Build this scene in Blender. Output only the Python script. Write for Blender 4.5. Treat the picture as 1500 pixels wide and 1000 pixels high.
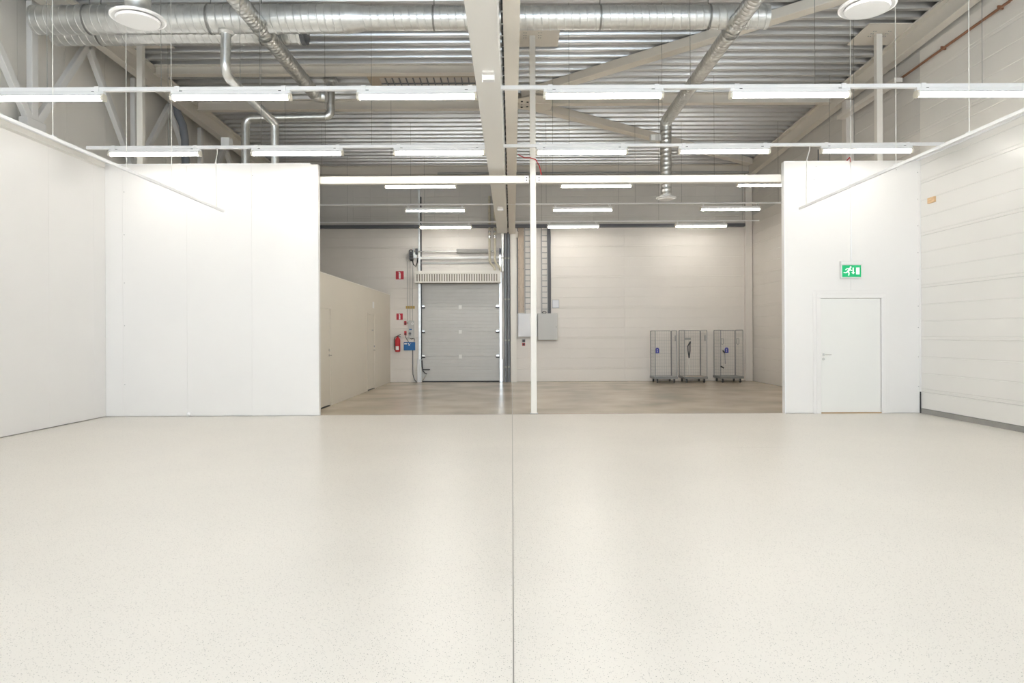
import bpy, bmesh, math, random
from mathutils import Vector, Matrix
PI = math.pi
random.seed(7)
for o in list(bpy.data.objects): bpy.data.objects.remove(o)
S = bpy.context.scene
COL = S.collection

# ------------------------------------------------------------------ camera, sky, daylight, exposure
cam = bpy.data.objects.new('camera', bpy.data.cameras.new('camera')); COL.objects.link(cam)
cam.location = (0, 0, 1.5); cam.rotation_euler = (PI/2, 0.0045, 0)
cam.data.sensor_width = 36; cam.data.lens = 24; cam.data.shift_y = -0.00667
cam.data.clip_end = 200
S.camera = cam
W = bpy.data.worlds.new('overcast_sky'); S.world = W; W.use_nodes = True
W.node_tree.nodes['Background'].inputs[0].default_value = (0.74, 0.87, 1.0, 1)
W.node_tree.nodes['Background'].inputs[1].default_value = 7.0
def portal(x, z, w, h):
    d = bpy.data.lights.new('window_daylight', 'AREA'); d.shape = 'RECTANGLE'; d.size = w; d.size_y = h
    d.cycles.is_portal = True
    o = bpy.data.objects.new('window_daylight', d); COL.objects.link(o)
    o.location = (x, -8.10, z); o.rotation_euler = (PI/2, 0, 0)
WIN = [(-4.6, 4.2, 3.6, 3.6), (0.0, 4.2, 3.6, 3.6), (4.6, 4.2, 3.6, 3.6)]  # unseen windows, inferred from the deck's bluish sheen, enlarged to brighten upper walls
for wx, wz, ww, wh in WIN: portal(wx, wz, ww, wh)
S.view_settings.view_transform = 'Standard'; S.view_settings.look = 'None'
S.view_settings.gamma = 1; S.view_settings.use_curve_mapping = False
S.view_settings.exposure = 0.55
TUBE = 19.5          # brightness of the fluorescent tubes

# ------------------------------------------------------------------ materials
def lin(c): return tuple(((v/255+.055)/1.055)**2.4 if v > 10 else v/255/12.92 for v in c)
def mat(name, rgb, rough=.5, metal=0, noise=0, nscale=6, bump=0, bscale=60, rand=0, spec=.5, emit=None, stretch=None):
    m = bpy.data.materials.new(name); m.use_nodes = True; nt = m.node_tree; b = nt.nodes['Principled BSDF']
    b.inputs['Base Color'].default_value = (*rgb, 1); b.inputs['Roughness'].default_value = rough
    b.inputs['Metallic'].default_value = metal; b.inputs['Specular IOR Level'].default_value = spec
    if emit: b.inputs['Emission Color'].default_value = (*emit[0], 1); b.inputs['Emission Strength'].default_value = emit[1]
    tc = nt.nodes.new('ShaderNodeTexCoord'); vec = tc.outputs['Object']
    if stretch:
        mp = nt.nodes.new('ShaderNodeMapping'); mp.inputs['Scale'].default_value = stretch
        nt.links.new(vec, mp.inputs[0]); vec = mp.outputs[0]
    if noise or rand:
        hsv = nt.nodes.new('ShaderNodeHueSaturation'); hsv.inputs['Color'].default_value = (*rgb, 1)
        val = None
        if noise:
            n = nt.nodes.new('ShaderNodeTexNoise'); n.inputs['Scale'].default_value = nscale; n.inputs['Detail'].default_value = 5
            nt.links.new(vec, n.inputs['Vector'])
            r = nt.nodes.new('ShaderNodeMapRange'); r.inputs[1].default_value = .3; r.inputs[2].default_value = .7
            r.inputs[3].default_value = 1-noise; r.inputs[4].default_value = 1+noise
            nt.links.new(n.outputs['Fac'], r.inputs[0]); val = r.outputs[0]
        if rand:
            oi = nt.nodes.new('ShaderNodeObjectInfo'); r2 = nt.nodes.new('ShaderNodeMapRange')
            r2.inputs[3].default_value = 1-rand; r2.inputs[4].default_value = 1+rand
            nt.links.new(oi.outputs['Random'], r2.inputs[0])
            if val:
                mu = nt.nodes.new('ShaderNodeMath'); mu.operation = 'MULTIPLY'
                nt.links.new(val, mu.inputs[0]); nt.links.new(r2.outputs[0], mu.inputs[1]); val = mu.outputs[0]
            else: val = r2.outputs[0]
        nt.links.new(val, hsv.inputs['Value']); nt.links.new(hsv.outputs[0], b.inputs['Base Color'])
    if bump:
        n2 = nt.nodes.new('ShaderNodeTexNoise'); n2.inputs['Scale'].default_value = bscale
        nt.links.new(vec, n2.inputs['Vector'])
        bp = nt.nodes.new('ShaderNodeBump'); bp.inputs['Strength'].default_value = bump; bp.inputs['Distance'].default_value = .01
        nt.links.new(n2.outputs['Fac'], bp.inputs['Height']); nt.links.new(bp.outputs[0], b.inputs['Normal'])
    return m
M = {}
M['white_wall'] = mat('white_wall', (.86, .842, .818), .38, noise=.012, nscale=.8, rand=.008)
M['right_white'] = mat('right_white', (.86, .845, .81), .27, noise=.012, nscale=.8, rand=.008)
M['beige_shaded'] = mat('beige_shaded', (.83, .80, .745), .45, noise=.02, nscale=.8, rand=.012)  # beige upper panels, some of the shade above the lamps is in the colour
M['outer_wall'] = mat('outer_wall', (.88, .85, .795), .45, noise=.015, nscale=.8, rand=.012)
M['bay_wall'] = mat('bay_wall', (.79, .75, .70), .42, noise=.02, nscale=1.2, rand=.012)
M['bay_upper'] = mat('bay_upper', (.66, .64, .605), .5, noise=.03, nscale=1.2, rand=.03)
M['room_wall'] = mat('room_wall', (.74, .69, .60), .5, noise=.015, nscale=1)
M['core'] = mat('core', (.42, .40, .37), .7)
M['door_white'] = mat('door_white', (.86, .855, .82), .35)
M['cream_steel'] = mat('cream_steel', (.80, .755, .68), .42, noise=.015, nscale=2)
M['cream_light'] = mat('cream_light', (.84, .81, .75), .4)
M['beam_white'] = mat('beam_white', (.91, .895, .86), .42, noise=.01, nscale=1)
M['grey_steel'] = mat('grey_steel', (.76, .75, .73), .42)
M['galv'] = mat('galv', (.74, .75, .74), .3, .9, noise=.10, nscale=9, rand=.03)
M['galv_deck'] = mat('galv_deck', (.65, .66, .67), .30, .85, noise=.08, nscale=1.3, rand=.07, stretch=(.25, 2, 2))
M['galv_flex'] = mat('galv_flex', (.62, .62, .60), .3, .85, noise=.12, nscale=14)
M['chrome'] = mat('chrome', (.75, .75, .74), .2, 1)
M['rail_white'] = mat('rail_white', (.92, .92, .92), .4)
M['fix_white'] = mat('fix_white', (.88, .88, .88), .35)
M['cap_cream'] = mat('cap_cream', (.80, .75, .64), .5)
M['dark'] = mat('dark', (.035, .035, .037), .5)
M['dark_grey'] = mat('dark_grey', (.13, .135, .15), .45)
M['pipe_grey'] = mat('pipe_grey', (.22, .235, .26), .4)
M['mid_grey'] = mat('mid_grey', (.40, .40, .39), .5)
M['wire'] = mat('wire', (.28, .28, .27), .4, .6)
M['wire_white'] = mat('wire_white', (.82, .81, .76), .5)
M['copper'] = mat('copper', (.33, .16, .09), .45, .3, noise=.15, nscale=8)
M['red'] = mat('red', (.55, .02, .03), .35)
M['red_sign'] = mat('red_sign', (.52, .025, .045), .4)
M['white_print'] = mat('white_print', (.86, .86, .84), .45)
M['blue'] = mat('blue', (.01, .13, .38), .4, noise=.08, nscale=20)
M['blue_tag'] = mat('blue_tag', (.06, .07, .38), .5)
M['ochre'] = mat('ochre', (.52, .35, .10), .5)
M['plywood'] = mat('plywood', (.56, .47, .38), .6, noise=.12, nscale=9, stretch=(6, 6, .6))
M['pine'] = mat('pine', (.72, .50, .28), .55, noise=.12, nscale=8, stretch=(1, 1, 6))
M['cardboard'] = mat('cardboard', (.74, .57, .36), .7, noise=.06, nscale=12)
M['door_panel'] = mat('door_panel', (.60, .60, .585), .45, noise=.02, nscale=3)
M['cab_grey'] = mat('cab_grey', (.56, .56, .545), .45)
M['cab_white'] = mat('cab_white', (.78, .79, .82), .4)
M['insul'] = mat('insul', (.66, .61, .48), .7, noise=.1, nscale=18)
M['skirt'] = mat('skirt', (.33, .32, .30), .5, noise=.05, nscale=3)
M['zinc_wire'] = mat('zinc_wire', (.27, .275, .27), .4, .3)
M['mesh_wire'] = mat('mesh_wire', (.40, .40, .385), .45, .2)
M['exit_green'] = mat('exit_green', (.0, .36, .13), .4, emit=((.0, .5, .18), .25))
M['exit_white'] = mat('exit_white', (.9, .95, .9), .4, emit=((.9, 1, .92), .25))
M['sign_body'] = mat('sign_body', (.84, .84, .82), .4)
M['grille'] = mat('grille', (.22, .20, .16), .6)
M['glass'] = mat('glass', (1, 1, 1), .02)
M['glass'].node_tree.nodes['Principled BSDF'].inputs['Transmission Weight'].default_value = 1
M['brown_frame'] = mat('brown_frame', (.52, .44, .34), .55)
M['hatch_pane'] = mat('hatch_pane', (.56, .52, .47), .4)
M['tube'] = mat('tube', (1, 1, 1), .4, emit=((1, .965, .905), TUBE))
M['bay_tube'] = mat('bay_tube', (1, 1, 1), .4, emit=((1, .96, .89), TUBE*1.65))
M['roof_core'] = mat('roof_core', (.3, .3, .3), .8)
M['threshold'] = mat('threshold', (.50, .33, .17), .5)

def floor_mat(name, base, dark, rough, speck, cloud, cscale):
    m = bpy.data.materials.new(name); m.use_nodes = True; nt = m.node_tree; b = nt.nodes['Principled BSDF']
    tc = nt.nodes.new('ShaderNodeTexCoord')
    n = nt.nodes.new('ShaderNodeTexNoise'); n.inputs['Scale'].default_value = cscale; n.inputs['Detail'].default_value = 3; n.inputs['Roughness'].default_value = .5
    nt.links.new(tc.outputs['Object'], n.inputs['Vector'])
    r = nt.nodes.new('ShaderNodeMapRange'); r.inputs[1].default_value = .3; r.inputs[2].default_value = .7; r.inputs[3].default_value = 1-cloud; r.inputs[4].default_value = 1+cloud*.6
    nt.links.new(n.outputs['Fac'], r.inputs[0])
    v = nt.nodes.new('ShaderNodeTexVoronoi'); v.inputs['Scale'].default_value = 115
    nt.links.new(tc.outputs['Object'], v.inputs['Vector'])
    cr = nt.nodes.new('ShaderNodeMapRange'); cr.inputs[1].default_value = .18; cr.inputs[2].default_value = .36; cr.inputs[3].default_value = 1; cr.inputs[4].default_value = 0
    nt.links.new(v.outputs['Distance'], cr.inputs[0])
    gt = nt.nodes.new('ShaderNodeSeparateColor'); nt.links.new(v.outputs['Color'], gt.inputs[0])
    th = nt.nodes.new('ShaderNodeMapRange'); th.inputs[1].default_value = .45; th.inputs[2].default_value = 1; th.inputs[3].default_value = 0; th.inputs[4].default_value = speck
    nt.links.new(gt.outputs[0], th.inputs[0])
    mu = nt.nodes.new('ShaderNodeMath'); mu.operation = 'MULTIPLY'; nt.links.new(cr.outputs[0], mu.inputs[0]); nt.links.new(th.outputs[0], mu.inputs[1])
    r.inputs[3].default_value = 0; r.inputs[4].default_value = 1; r.interpolation_type = 'SMOOTHSTEP'; r.inputs[1].default_value = .2; r.inputs[2].default_value = .8
    hs = nt.nodes.new('ShaderNodeMix'); hs.data_type = 'RGBA'; nt.links.new(r.outputs[0], hs.inputs[0])
    hs.inputs[6].default_value = (*[c*(1-cloud) for c in base], 1); hs.inputs[7].default_value = (*[c*(1+cloud*.6) for c in base], 1)
    mx = nt.nodes.new('ShaderNodeMix'); mx.data_type = 'RGBA'
    nt.links.new(mu.outputs[0], mx.inputs[0]); nt.links.new(hs.outputs[2], mx.inputs[6]); mx.inputs[7].default_value = (*dark, 1)
    nt.links.new(mx.outputs[2], b.inputs['Base Color'])
    rr = nt.nodes.new('ShaderNodeMapRange'); rr.inputs[3].default_value = rough; rr.inputs[4].default_value = rough+.05
    nt.links.new(n.outputs['Fac'], rr.inputs[0]); nt.links.new(rr.outputs[0], b.inputs['Roughness'])
    return m
M['hall_floor'] = floor_mat('hall_floor', (.825, .78, .71), (.20, .18, .15), .32, .95, .04, .5)
M['bay_floor'] = floor_mat('bay_floor', (.54, .455, .345), (.2, .17, .13), .19, .3, .28, .9)

# ------------------------------------------------------------------ mesh helpers
def box(bm, x0, x1, y0, y1, z0, z1):
    if x0 > x1: x0, x1 = x1, x0
    if y0 > y1: y0, y1 = y1, y0
    if z0 > z1: z0, z1 = z1, z0
    v = [bm.verts.new(p) for p in ((x0,y0,z0),(x1,y0,z0),(x1,y1,z0),(x0,y1,z0),(x0,y0,z1),(x1,y0,z1),(x1,y1,z1),(x0,y1,z1))]
    for f in ((3,2,1,0),(4,5,6,7),(0,1,5,4),(1,2,6,5),(2,3,7,6),(3,0,4,7)): bm.faces.new([v[i] for i in f])
def prism(bm, pts, axis, a, b):
    """polygon pts (2-D) extruded from a to b along axis: 'x' pts=(y,z), 'y' pts=(x,z), 'z' pts=(x,y)"""
    def q(p, t): return {'x': (t, p[0], p[1]), 'y': (p[0], t, p[1]), 'z': (p[0], p[1], t)}[axis]
    A = [bm.verts.new(q(p, a)) for p in pts]; B = [bm.verts.new(q(p, b)) for p in pts]
    n = len(pts)
    fs = [bm.faces.new(A), bm.faces.new(B[::-1])]
    for i in range(n): fs.append(bm.faces.new((A[i], B[i], B[(i+1) % n], A[(i+1) % n])))
    bmesh.ops.recalc_face_normals(bm, faces=fs)
def frame_of(d):
    d = d.normalized(); u = d.orthogonal().normalized(); return u, d.cross(u)
def cyl(bm, p0, p1, r, seg=16, r1=None, cap=True):
    p0, p1 = Vector(p0), Vector(p1); r1 = r if r1 is None else r1
    u, w = frame_of(p1-p0)
    A, B = [], []
    for i in range(seg):
        t = 2*PI*i/seg; d = u*math.cos(t)+w*math.sin(t)
        A.append(bm.verts.new(p0+d*r)); B.append(bm.verts.new(p1+d*r1))
    fs = []
    for i in range(seg): fs.append(bm.faces.new((A[i], A[(i+1) % seg], B[(i+1) % seg], B[i])))
    if cap: fs += [bm.faces.new(A[::-1]), bm.faces.new(B)]
    bmesh.ops.recalc_face_normals(bm, faces=fs)
def tube(bm, pts, r, seg=8):
    pts = [Vector(p) for p in pts]; rings = []
    u = None
    for i, p in enumerate(pts):
        d = (pts[min(i+1, len(pts)-1)]-pts[max(i-1, 0)]).normalized()
        if u is None: u = d.orthogonal().normalized()
        else: u = (u-d*u.dot(d)).normalized()
        w = d.cross(u)
        rings.append([bm.verts.new(p+(u*math.cos(2*PI*k/seg)+w*math.sin(2*PI*k/seg))*r) for k in range(seg)])
    fs = []
    for a, b in zip(rings, rings[1:]):
        for k in range(seg): fs.append(bm.faces.new((a[k], a[(k+1) % seg], b[(k+1) % seg], b[k])))
    fs += [bm.faces.new(rings[0][::-1]), bm.faces.new(rings[-1])]
    bmesh.ops.recalc_face_normals(bm, faces=fs)
def bend(p0, corner, p1, rad, n=8):
    """points for a rounded corner"""
    p0, c, p1 = Vector(p0), Vector(corner), Vector(p1)
    a = c+(p0-c).normalized()*rad; b = c+(p1-c).normalized()*rad
    return [(a*(1-t)**2+c*2*t*(1-t)+b*t*t) for t in [i/n for i in range(n+1)]]
def helix_duct(bm, p0, p1, r, pitch=.12, seg=40, ridge=.006):
    p0, p1 = Vector(p0), Vector(p1); L = (p1-p0).length; d = (p1-p0).normalized()
    u, w = frame_of(d)
    prof = [(0, 0), (.40, 0), (.455, ridge), (.545, ridge), (.60, 0)]
    xs = []
    k = -1
    while k*pitch < L+pitch:
        for f, h in prof: xs.append(((k+f)*pitch, h))
        k += 1
    rings = []
    for x, h in xs:
        ring = []
        for i in range(seg+1):
            t = 2*PI*i/seg; xx = min(max(x+pitch*i/seg, 0), L)
            ring.append(bm.verts.new(p0+d*xx+(u*math.cos(t)+w*math.sin(t))*(r+h)))
        rings.append(ring)
    for a, b in zip(rings, rings[1:]):
        if (a[0].co-b[0].co).length < 1e-6 and (a[seg].co-b[seg].co).length < 1e-6: continue
        for i in range(seg):
            if (a[i].co-b[i].co).length < 1e-6 and (a[i+1].co-b[i+1].co).length < 1e-6: continue
            bm.faces.new((a[i], a[i+1], b[i+1], b[i]))
    bmesh.ops.remove_doubles(bm, verts=bm.verts[:], dist=1e-5)
    bmesh.ops.recalc_face_normals(bm, faces=bm.faces[:])

def setp(o, label=None, cat=None, group=None, kind=None):
    if label: o['label'] = label
    if cat: o['category'] = cat
    if group: o['group'] = group
    if kind: o['kind'] = kind
    return o
LOC = {}
def obj(name, bm, m, parent=None, smooth=False, bevel=0):
    """one mesh object; vertices are given in world space, the parent's own origin is taken off"""
    me = bpy.data.meshes.new(name)
    off = wloc(parent) if parent else Vector((0, 0, 0))
    if off.length: bmesh.ops.translate(bm, verts=bm.verts[:], vec=-off)
    if bevel:
        es = [e for e in bm.edges if len(e.link_faces) == 2 and e.calc_face_angle() > .9]
        bmesh.ops.bevel(bm, geom=es, offset=bevel, segments=1, affect='EDGES', clamp_overlap=True)
    if smooth:
        for f in bm.faces: f.smooth = True
        for e in bm.edges:
            if len(e.link_faces) == 2 and e.calc_face_angle() > .6: e.smooth = False
    bm.to_mesh(me); bm.free(); me.materials.append(M[m])
    o = bpy.data.objects.new(name, me); COL.objects.link(o)
    if parent: o.parent = parent
    return o
def wloc(o):
    v = Vector((0, 0, 0))
    while o: v += o.location; o = o.parent
    return v
def B(*boxes):
    bm = bmesh.new()
    for b in boxes: box(bm, *b)
    return bm
def thing(name, loc, label, cat, group=None, kind=None):
    o = bpy.data.objects.new(name, None); COL.objects.link(o); o.location = loc; o.empty_display_size = .1
    return setp(o, label, cat, group, kind)
def dup(root, loc, label=None, group=None):
    r = root.copy(); COL.objects.link(r); r.location = loc
    if label: r['label'] = label
    if group: r['group'] = group
    for ch in list(root.children):
        c = ch.copy(); COL.objects.link(c); c.parent = r
        for g in list(ch.children):
            d = g.copy(); COL.objects.link(d); d.parent = c
    return r
def piece(name, me, parent, loc, rot=(0, 0, 0)):
    o = bpy.data.objects.new(name, me); COL.objects.link(o); o.parent = parent
    o.location = Vector(loc)-wloc(parent); o.rotation_euler = rot
    return o
def ordinal(i): return ['first', 'second', 'third', 'fourth', 'fifth', 'sixth', 'seventh'][i]

# ------------------------------------------------------------------ dimensions (metres; +Y runs away from the camera)
XL, XR = -7.60, 7.65        # white walls of the hall
XO = -7.98                  # outer wall on the left
YR, YP, YB = -8.0, 12.77, 21.80   # rear wall, partition line, back wall of the loading bay
def deck(y): return 7.67-.039*y
SL = math.atan(.039)

# ------------------------------------------------------------------ floor
fl = obj('floor', B((XO-.2, XR+.2, YR-.2, YB+.2, -.30, -.006)), 'core')
setp(fl, 'cream speckled hall floor with browner concrete in the loading bay', 'floor', kind='structure')
ys = [YR, 0.0, 8.98, 12.86]
for i in range(3):
    for (a, b) in ((XO, -.003), (.003, XR+.1)):
        g = .0015
        obj('floor_slab', B((a, b, ys[i]+g, ys[i+1]-g, -.006, 0)), 'hall_floor', fl)
for (a, b) in ((XO, -.003), (.003, XR+.1)):
    obj('concrete_slab', B((a, b, 12.86, YB+.1, -.006, -.001)), 'bay_floor', fl)

# ------------------------------------------------------------------ roof: profiled steel deck in sheets
bm = bmesh.new()
prism(bm, [(YR-.2, deck(YR)+.16), (YB+.2, deck(YB)+.16), (YB+.2, deck(YB)+.4), (YR-.2, deck(YR)+.4)], 'x', XO-.2, XR+.2)
ce = obj('ceiling', bm, 'roof_core')
setp(ce, 'galvanised trapezoidal steel roof deck spanning the whole hall', 'ceiling', kind='structure')
PIT = .31
def sheet_mesh(L):
    me = bpy.data.meshes.new('deck_sheet'); bm = bmesh.new(); prof = []
    for k in range(3):
        o = k*PIT
        prof += [(o, 0), (o+.05, 0), (o+.062, .012), (o+.10, .13), (o+.16, .13), (o+.168, .12), (o+.176, .13), (o+.236, .13), (o+.274, .012), (o+.286, 0)]
    prof.append((3*PIT, 0))
    A = [bm.verts.new((0, y, z)) for y, z in prof]; Bv = [bm.verts.new((L, y, z)) for y, z in prof]
    for i in range(len(prof)-1): bm.faces.new((A[i], A[i+1], Bv[i+1], Bv[i]))
    bm.to_mesh(me); bm.free(); me.materials.append(M['galv_deck']); return me
spans = [(XO-.1, -.25), (-.25, .76), (.76, XR+.1)]
sm = [sheet_mesh(b-a) for a, b in spans]
n = int((YB+.3-YR)/(3*PIT*math.cos(SL)))+1
for k in range(n):
    y = YR-.1+k*3*PIT*math.cos(SL)
    for j, (a, b) in enumerate(spans):
        o = piece('deck_sheet', sm[j], ce, (a, y, deck(y)+(.0025 if j == 1 else 0)), (-SL, 0, 0))

# ------------------------------------------------------------------ walls of profiled sandwich panels
def hpanel(L, H, m, grooves=(.055, .345, .655), t=.04):
    """horizontal panel: length along +x, face towards -y (y=0), thickness t"""
    me = bpy.data.meshes.new('wall_panel'); bm = bmesh.new()
    pr = [(t, .001), (.006, .001), (0, .008)]
    for g in grooves:
        if g < H-.03: pr += [(0, g-.009), (.006, g-.003), (.006, g+.003), (0, g+.009)]
    pr += [(0, H-.008), (.006, H-.001), (t, H-.001)]
    prism(bm, pr, 'x', .0015, L-.0015)
    bm.to_mesh(me); bm.free(); me.materials.append(M[m]); return me
def flat(L, H, m, t=.04): return hpanel(L, H, m, grooves=(), t=t)
cache = {}
def hp(L, H, m, fl=False):
    k = (round(L, 3), round(H, 3), m, fl)
    if k not in cache: cache[k] = (flat if fl else hpanel)(L, H, m)
    return cache[k]
ROWS = [.40+.97*k for k in range(7)]      # 0.40 .. 6.22
# right wall (x = XR, faces -x)
bm = bmesh.new()
prism(bm, [(YR-.2, -.05), (YB+.2, -.05), (YB+.2, deck(YB)+.15), (YR-.2, deck(YR)+.15)], 'x', XR+.04, XR+.2)
wr = setp(obj('wall_right', bm, 'beige_shaded'), 'long right hand wall of horizontal sandwich panels with fine grooves', 'wall', kind='structure')
def right_panel(y0, y1, z, H, m, fl=False):
    piece('wall_panel', hp(y1-y0, H, m, fl), wr, (XR, y1, z), (0, 0, -PI/2))
seams = [YR, -3.1, 2.2, 7.5, 12.77]
for a, b in zip(seams, seams[1:]):
    right_panel(a, b, .09, .31, 'right_white', True)
    for z in ROWS[:4]: right_panel(a, b, z, .97, 'right_white')
    right_panel(a, b, ROWS[4], .46, 'right_white')
    right_panel(a, b, ROWS[4]+.47, .50, 'beige_shaded')
    right_panel(a, b, ROWS[5], .97, 'beige_shaded')
    right_panel(a, b, ROWS[6], .56, 'beige_shaded')
for a, b in ((12.77, 17.3), (17.3, YB)):
    right_panel(a, b, .0, .40, 'bay_wall', True)
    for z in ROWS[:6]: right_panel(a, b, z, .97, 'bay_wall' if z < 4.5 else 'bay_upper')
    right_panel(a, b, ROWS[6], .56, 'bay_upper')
setp(obj('baseboard_right', B((XR-.012, XR+.039, YR, YP-.02, 0, .088)), 'skirt'), 'dark grey skirting strip along the foot of the right wall', 'baseboard', kind='structure')
setp(obj('trim_1', B((XR-.02, XR, YR, YP+.1, ROWS[4]+.45, ROWS[4]+.48)), 'rail_white'), 'thin white ledge where right wall turns from white to shaded beige', 'trim', kind='structure')

# back wall (y = YB, faces -y)
DX0, DX1 = -2.89, -.40
bm = bmesh.new()
prism(bm, [(XO-.2, -.05), (DX0, -.05), (DX0, 3.31), (DX1, 3.31), (DX1, -.05), (XR+.2, -.05), (XR+.2, deck(YB)+.15), (XO-.2, deck(YB)+.15)], 'y', YB+.04, YB+.24)
wb = setp(obj('wall_back', bm, 'bay_wall'), 'far back wall of horizontal beige panels behind the loading bay', 'wall', kind='structure')
def back_panel(x0, x1, z, H, m, fl=False): piece('wall_panel', hp(x1-x0, H, m, fl), wb, (x0, YB, z))
for (a, b) in ((XO, DX0), (DX1, 3.6), (3.6, XR)):
    back_panel(a, b, 0, .40, 'bay_wall', True)
    for z in ROWS[:3]: back_panel(a, b, z, .97, 'bay_wall')
for (a, b) in ((XO, DX0), (DX0, -1.7), (-1.7, DX1), (DX1, 3.6), (3.6, XR)):
    back_panel(a, b, ROWS[3], .97, 'bay_wall')
    back_panel(a, b, ROWS[4], .66, 'bay_wall')
xs = [XO, -6.6, -5.05, -4.5, -3.95, DX0, -2.45, -1.7, -.95, 0.0, 1.3, 2.6, 3.3, 4.6, 5.9, 6.5, XR]
for a, b in zip(xs, xs[1:]):
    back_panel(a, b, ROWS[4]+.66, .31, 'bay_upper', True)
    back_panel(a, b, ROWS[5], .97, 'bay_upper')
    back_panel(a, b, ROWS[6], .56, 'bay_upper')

# outer left wall with vertical panels
def core_x(x0, x1, ytop=None):
    bm = bmesh.new(); prism(bm, [(YR-.2, -.05), (YB+.2, -.05), (YB+.2, deck(YB)+.15), (YR-.2, deck(YR)+.15)], 'x', x0, x1); return bm
wo = setp(obj('wall_left_outer', core_x(XO-.2, XO-.04), 'core'), 'beige outer wall seen above the left hall wall behind the braces', 'wall', kind='structure')
y = YR
while y < YB-.01:
    y1 = min(y+1.19, YB); bm = bmesh.new()
    prism(bm, [(y+.003, 0), (y1-.003, 0), (y1-.003, deck(y1)+.1), (y+.003, deck(y)+.1)], 'x', XO-.04, XO)
    obj('wall_panel', bm, 'outer_wall', wo); y = y1
# rear wall behind the camera, with three windows
def wall_with_holes():
    bm = bmesh.new(); z0, z1 = 2.4, 6.0
    box(bm, XO, XR, YR-.2, YR, -.05, z0); box(bm, XO, XR, YR-.2, YR, z1, deck(YR)+.14)
    e = [XO]+[v for w in WIN for v in (w[0]-w[2]/2, w[0]+w[2]/2)]+[XR]
    for i in range(0, len(e), 2): box(bm, e[i], e[i+1], YR-.2, YR, z0, z1)
    return bm
setp(obj('wall_rear', wall_with_holes(), 'white_wall'), 'white wall behind the viewpoint with three wide windows', 'wall', kind='structure')
for i, (wx, wz, ww, wh) in enumerate(WIN):
    a, b, c, d = wx-ww/2, wx+ww/2, wz-wh/2, wz+wh/2
    w = obj('window_%d' % (i+1), B((a, a+.06, YR-.14, YR-.06, c, d), (b-.06, b, YR-.14, YR-.06, c, d), (a+.06, b-.06, YR-.14, YR-.06, c, c+.06), (a+.06, b-.06, YR-.14, YR-.06, d-.06, d), (wx-.03, wx+.03, YR-.14, YR-.06, c+.06, d-.06)), 'rail_white')
    setp(w, '%s window of the rear wall, behind the viewpoint, white frame' % ['left', 'middle', 'right'][i], 'window', kind='structure')

# left hall wall: white vertical panels
wl = setp(obj('wall_left', B((XL-.12, XL-.04, YR, YP+.02, 0, 4.66)), 'core'), 'smooth white wall of tall panels on the left of the hall', 'wall', kind='structure')
y = YP-1.2*17.3
while y < YP-.01:
    y0, y1 = max(y, YR), min(y+1.2, YP)
    obj('wall_panel', B((XL-.04, XL, y0+.0012, y1-.0012, .012, 4.64)), 'white_wall', wl, bevel=.002); y = y1
t1 = setp(obj('trim_2', B((XL-.14, XL+.10, YR, YP-.16, 4.62, 4.645), (XL-.14, XL-.10, YR, YP-.16, 4.645, 4.84), (XL+.085, XL+.10, YR, YP-.16, 4.645, 4.70)), 'cream_light'), 'cream metal capping channel along the top of left wall', 'trim', kind='structure')

# front partitions beside the opening
pl = setp(obj('wall_partition_left', B((XL-.3, -3.63, YP+.03, YP+.09, 0, 4.68)), 'white_wall'), 'white panel partition to the left of the wide opening', 'wall', kind='structure')
jx = [XL, -7.276, -6.076, -4.862, -3.615]
for a, b in zip(jx, jx[1:]):
    obj('wall_panel', B((a+.0012, b-.0012, YP, YP+.03, .012, 4.70)), 'white_wall', pl, bevel=.002)
    obj('wall_panel', B((a+.0012, b-.0012, YP+.09, YP+.12, .0, 4.70)), 'white_wall', pl)
obj('edge_profile', B((-3.63, -3.612, YP+.03, YP+.09, 0, 4.70)), 'white_wall', pl)
obj('top_profile', B((XL, -3.76, YP+.0, YP+.12, 4.70, 4.725)), 'rail_white', pl)
D0, D1, DH = 5.72, 6.96, 2.20
bm = B((5.13, D0, YP+.03, YP+.09, 0, 4.70), (D1, XR, YP+.03, YP+.09, 0, 4.70), (D0, D1, YP+.03, YP+.09, DH, 4.70))
pr = setp(obj('wall_partition_right', bm, 'white_wall'), 'white panel partition on the right holding the exit door', 'wall', kind='structure')
for yy in (YP, YP+.09):
    bm = bmesh.new(); prism(bm, [(5.115, .012), (D0, .012), (D0, DH), (6.341, DH), (6.341, 4.71), (5.115, 4.71)], 'y', yy, yy+.03); obj('wall_panel', bm, 'white_wall', pr)
    bm = bmesh.new(); prism(bm, [(D1, .012), (7.62, .012), (7.62, 4.71), (6.3435, 4.71), (6.3435, DH), (D1, DH)], 'y', yy, yy+.03); obj('wall_panel', bm, 'white_wall', pr)
obj('edge_profile', B((5.10, 5.115, YP-.004, YP+.124, 0, 4.715)), 'rail_white', pr)
obj('top_profile', B((5.115, XR, YP, YP+.12, 4.71, 4.722)), 'rail_white', pr)
obj('corner_profile', B((7.62, XR-.0005, YP-.012, YP+.03, .012, 4.71)), 'white_wall', pr)
def screws(x, zs, parent):
    for z in zs:
        bm = bmesh.new(); cyl(bm, (x, YP-.005, z), (x, YP+.001, z), .008, 6); obj('screw', bm, 'mid_grey', parent)
screws(-7.245, (.6, 1.7, 2.5, 3.4, 4.2, 4.62), pl); screws(-6.05, (4.45,), pl); screws(-4.84, (4.5,), pl)
screws(7.60, (.5, 1.05, 1.6, 2.0, 2.5, 3.0, 3.5, 4.0, 4.5), pr); screws(5.7, (4.62,), pr); screws(5.66, (4.38,), pr); screws(7.2, (4.55,), pr)

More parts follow.
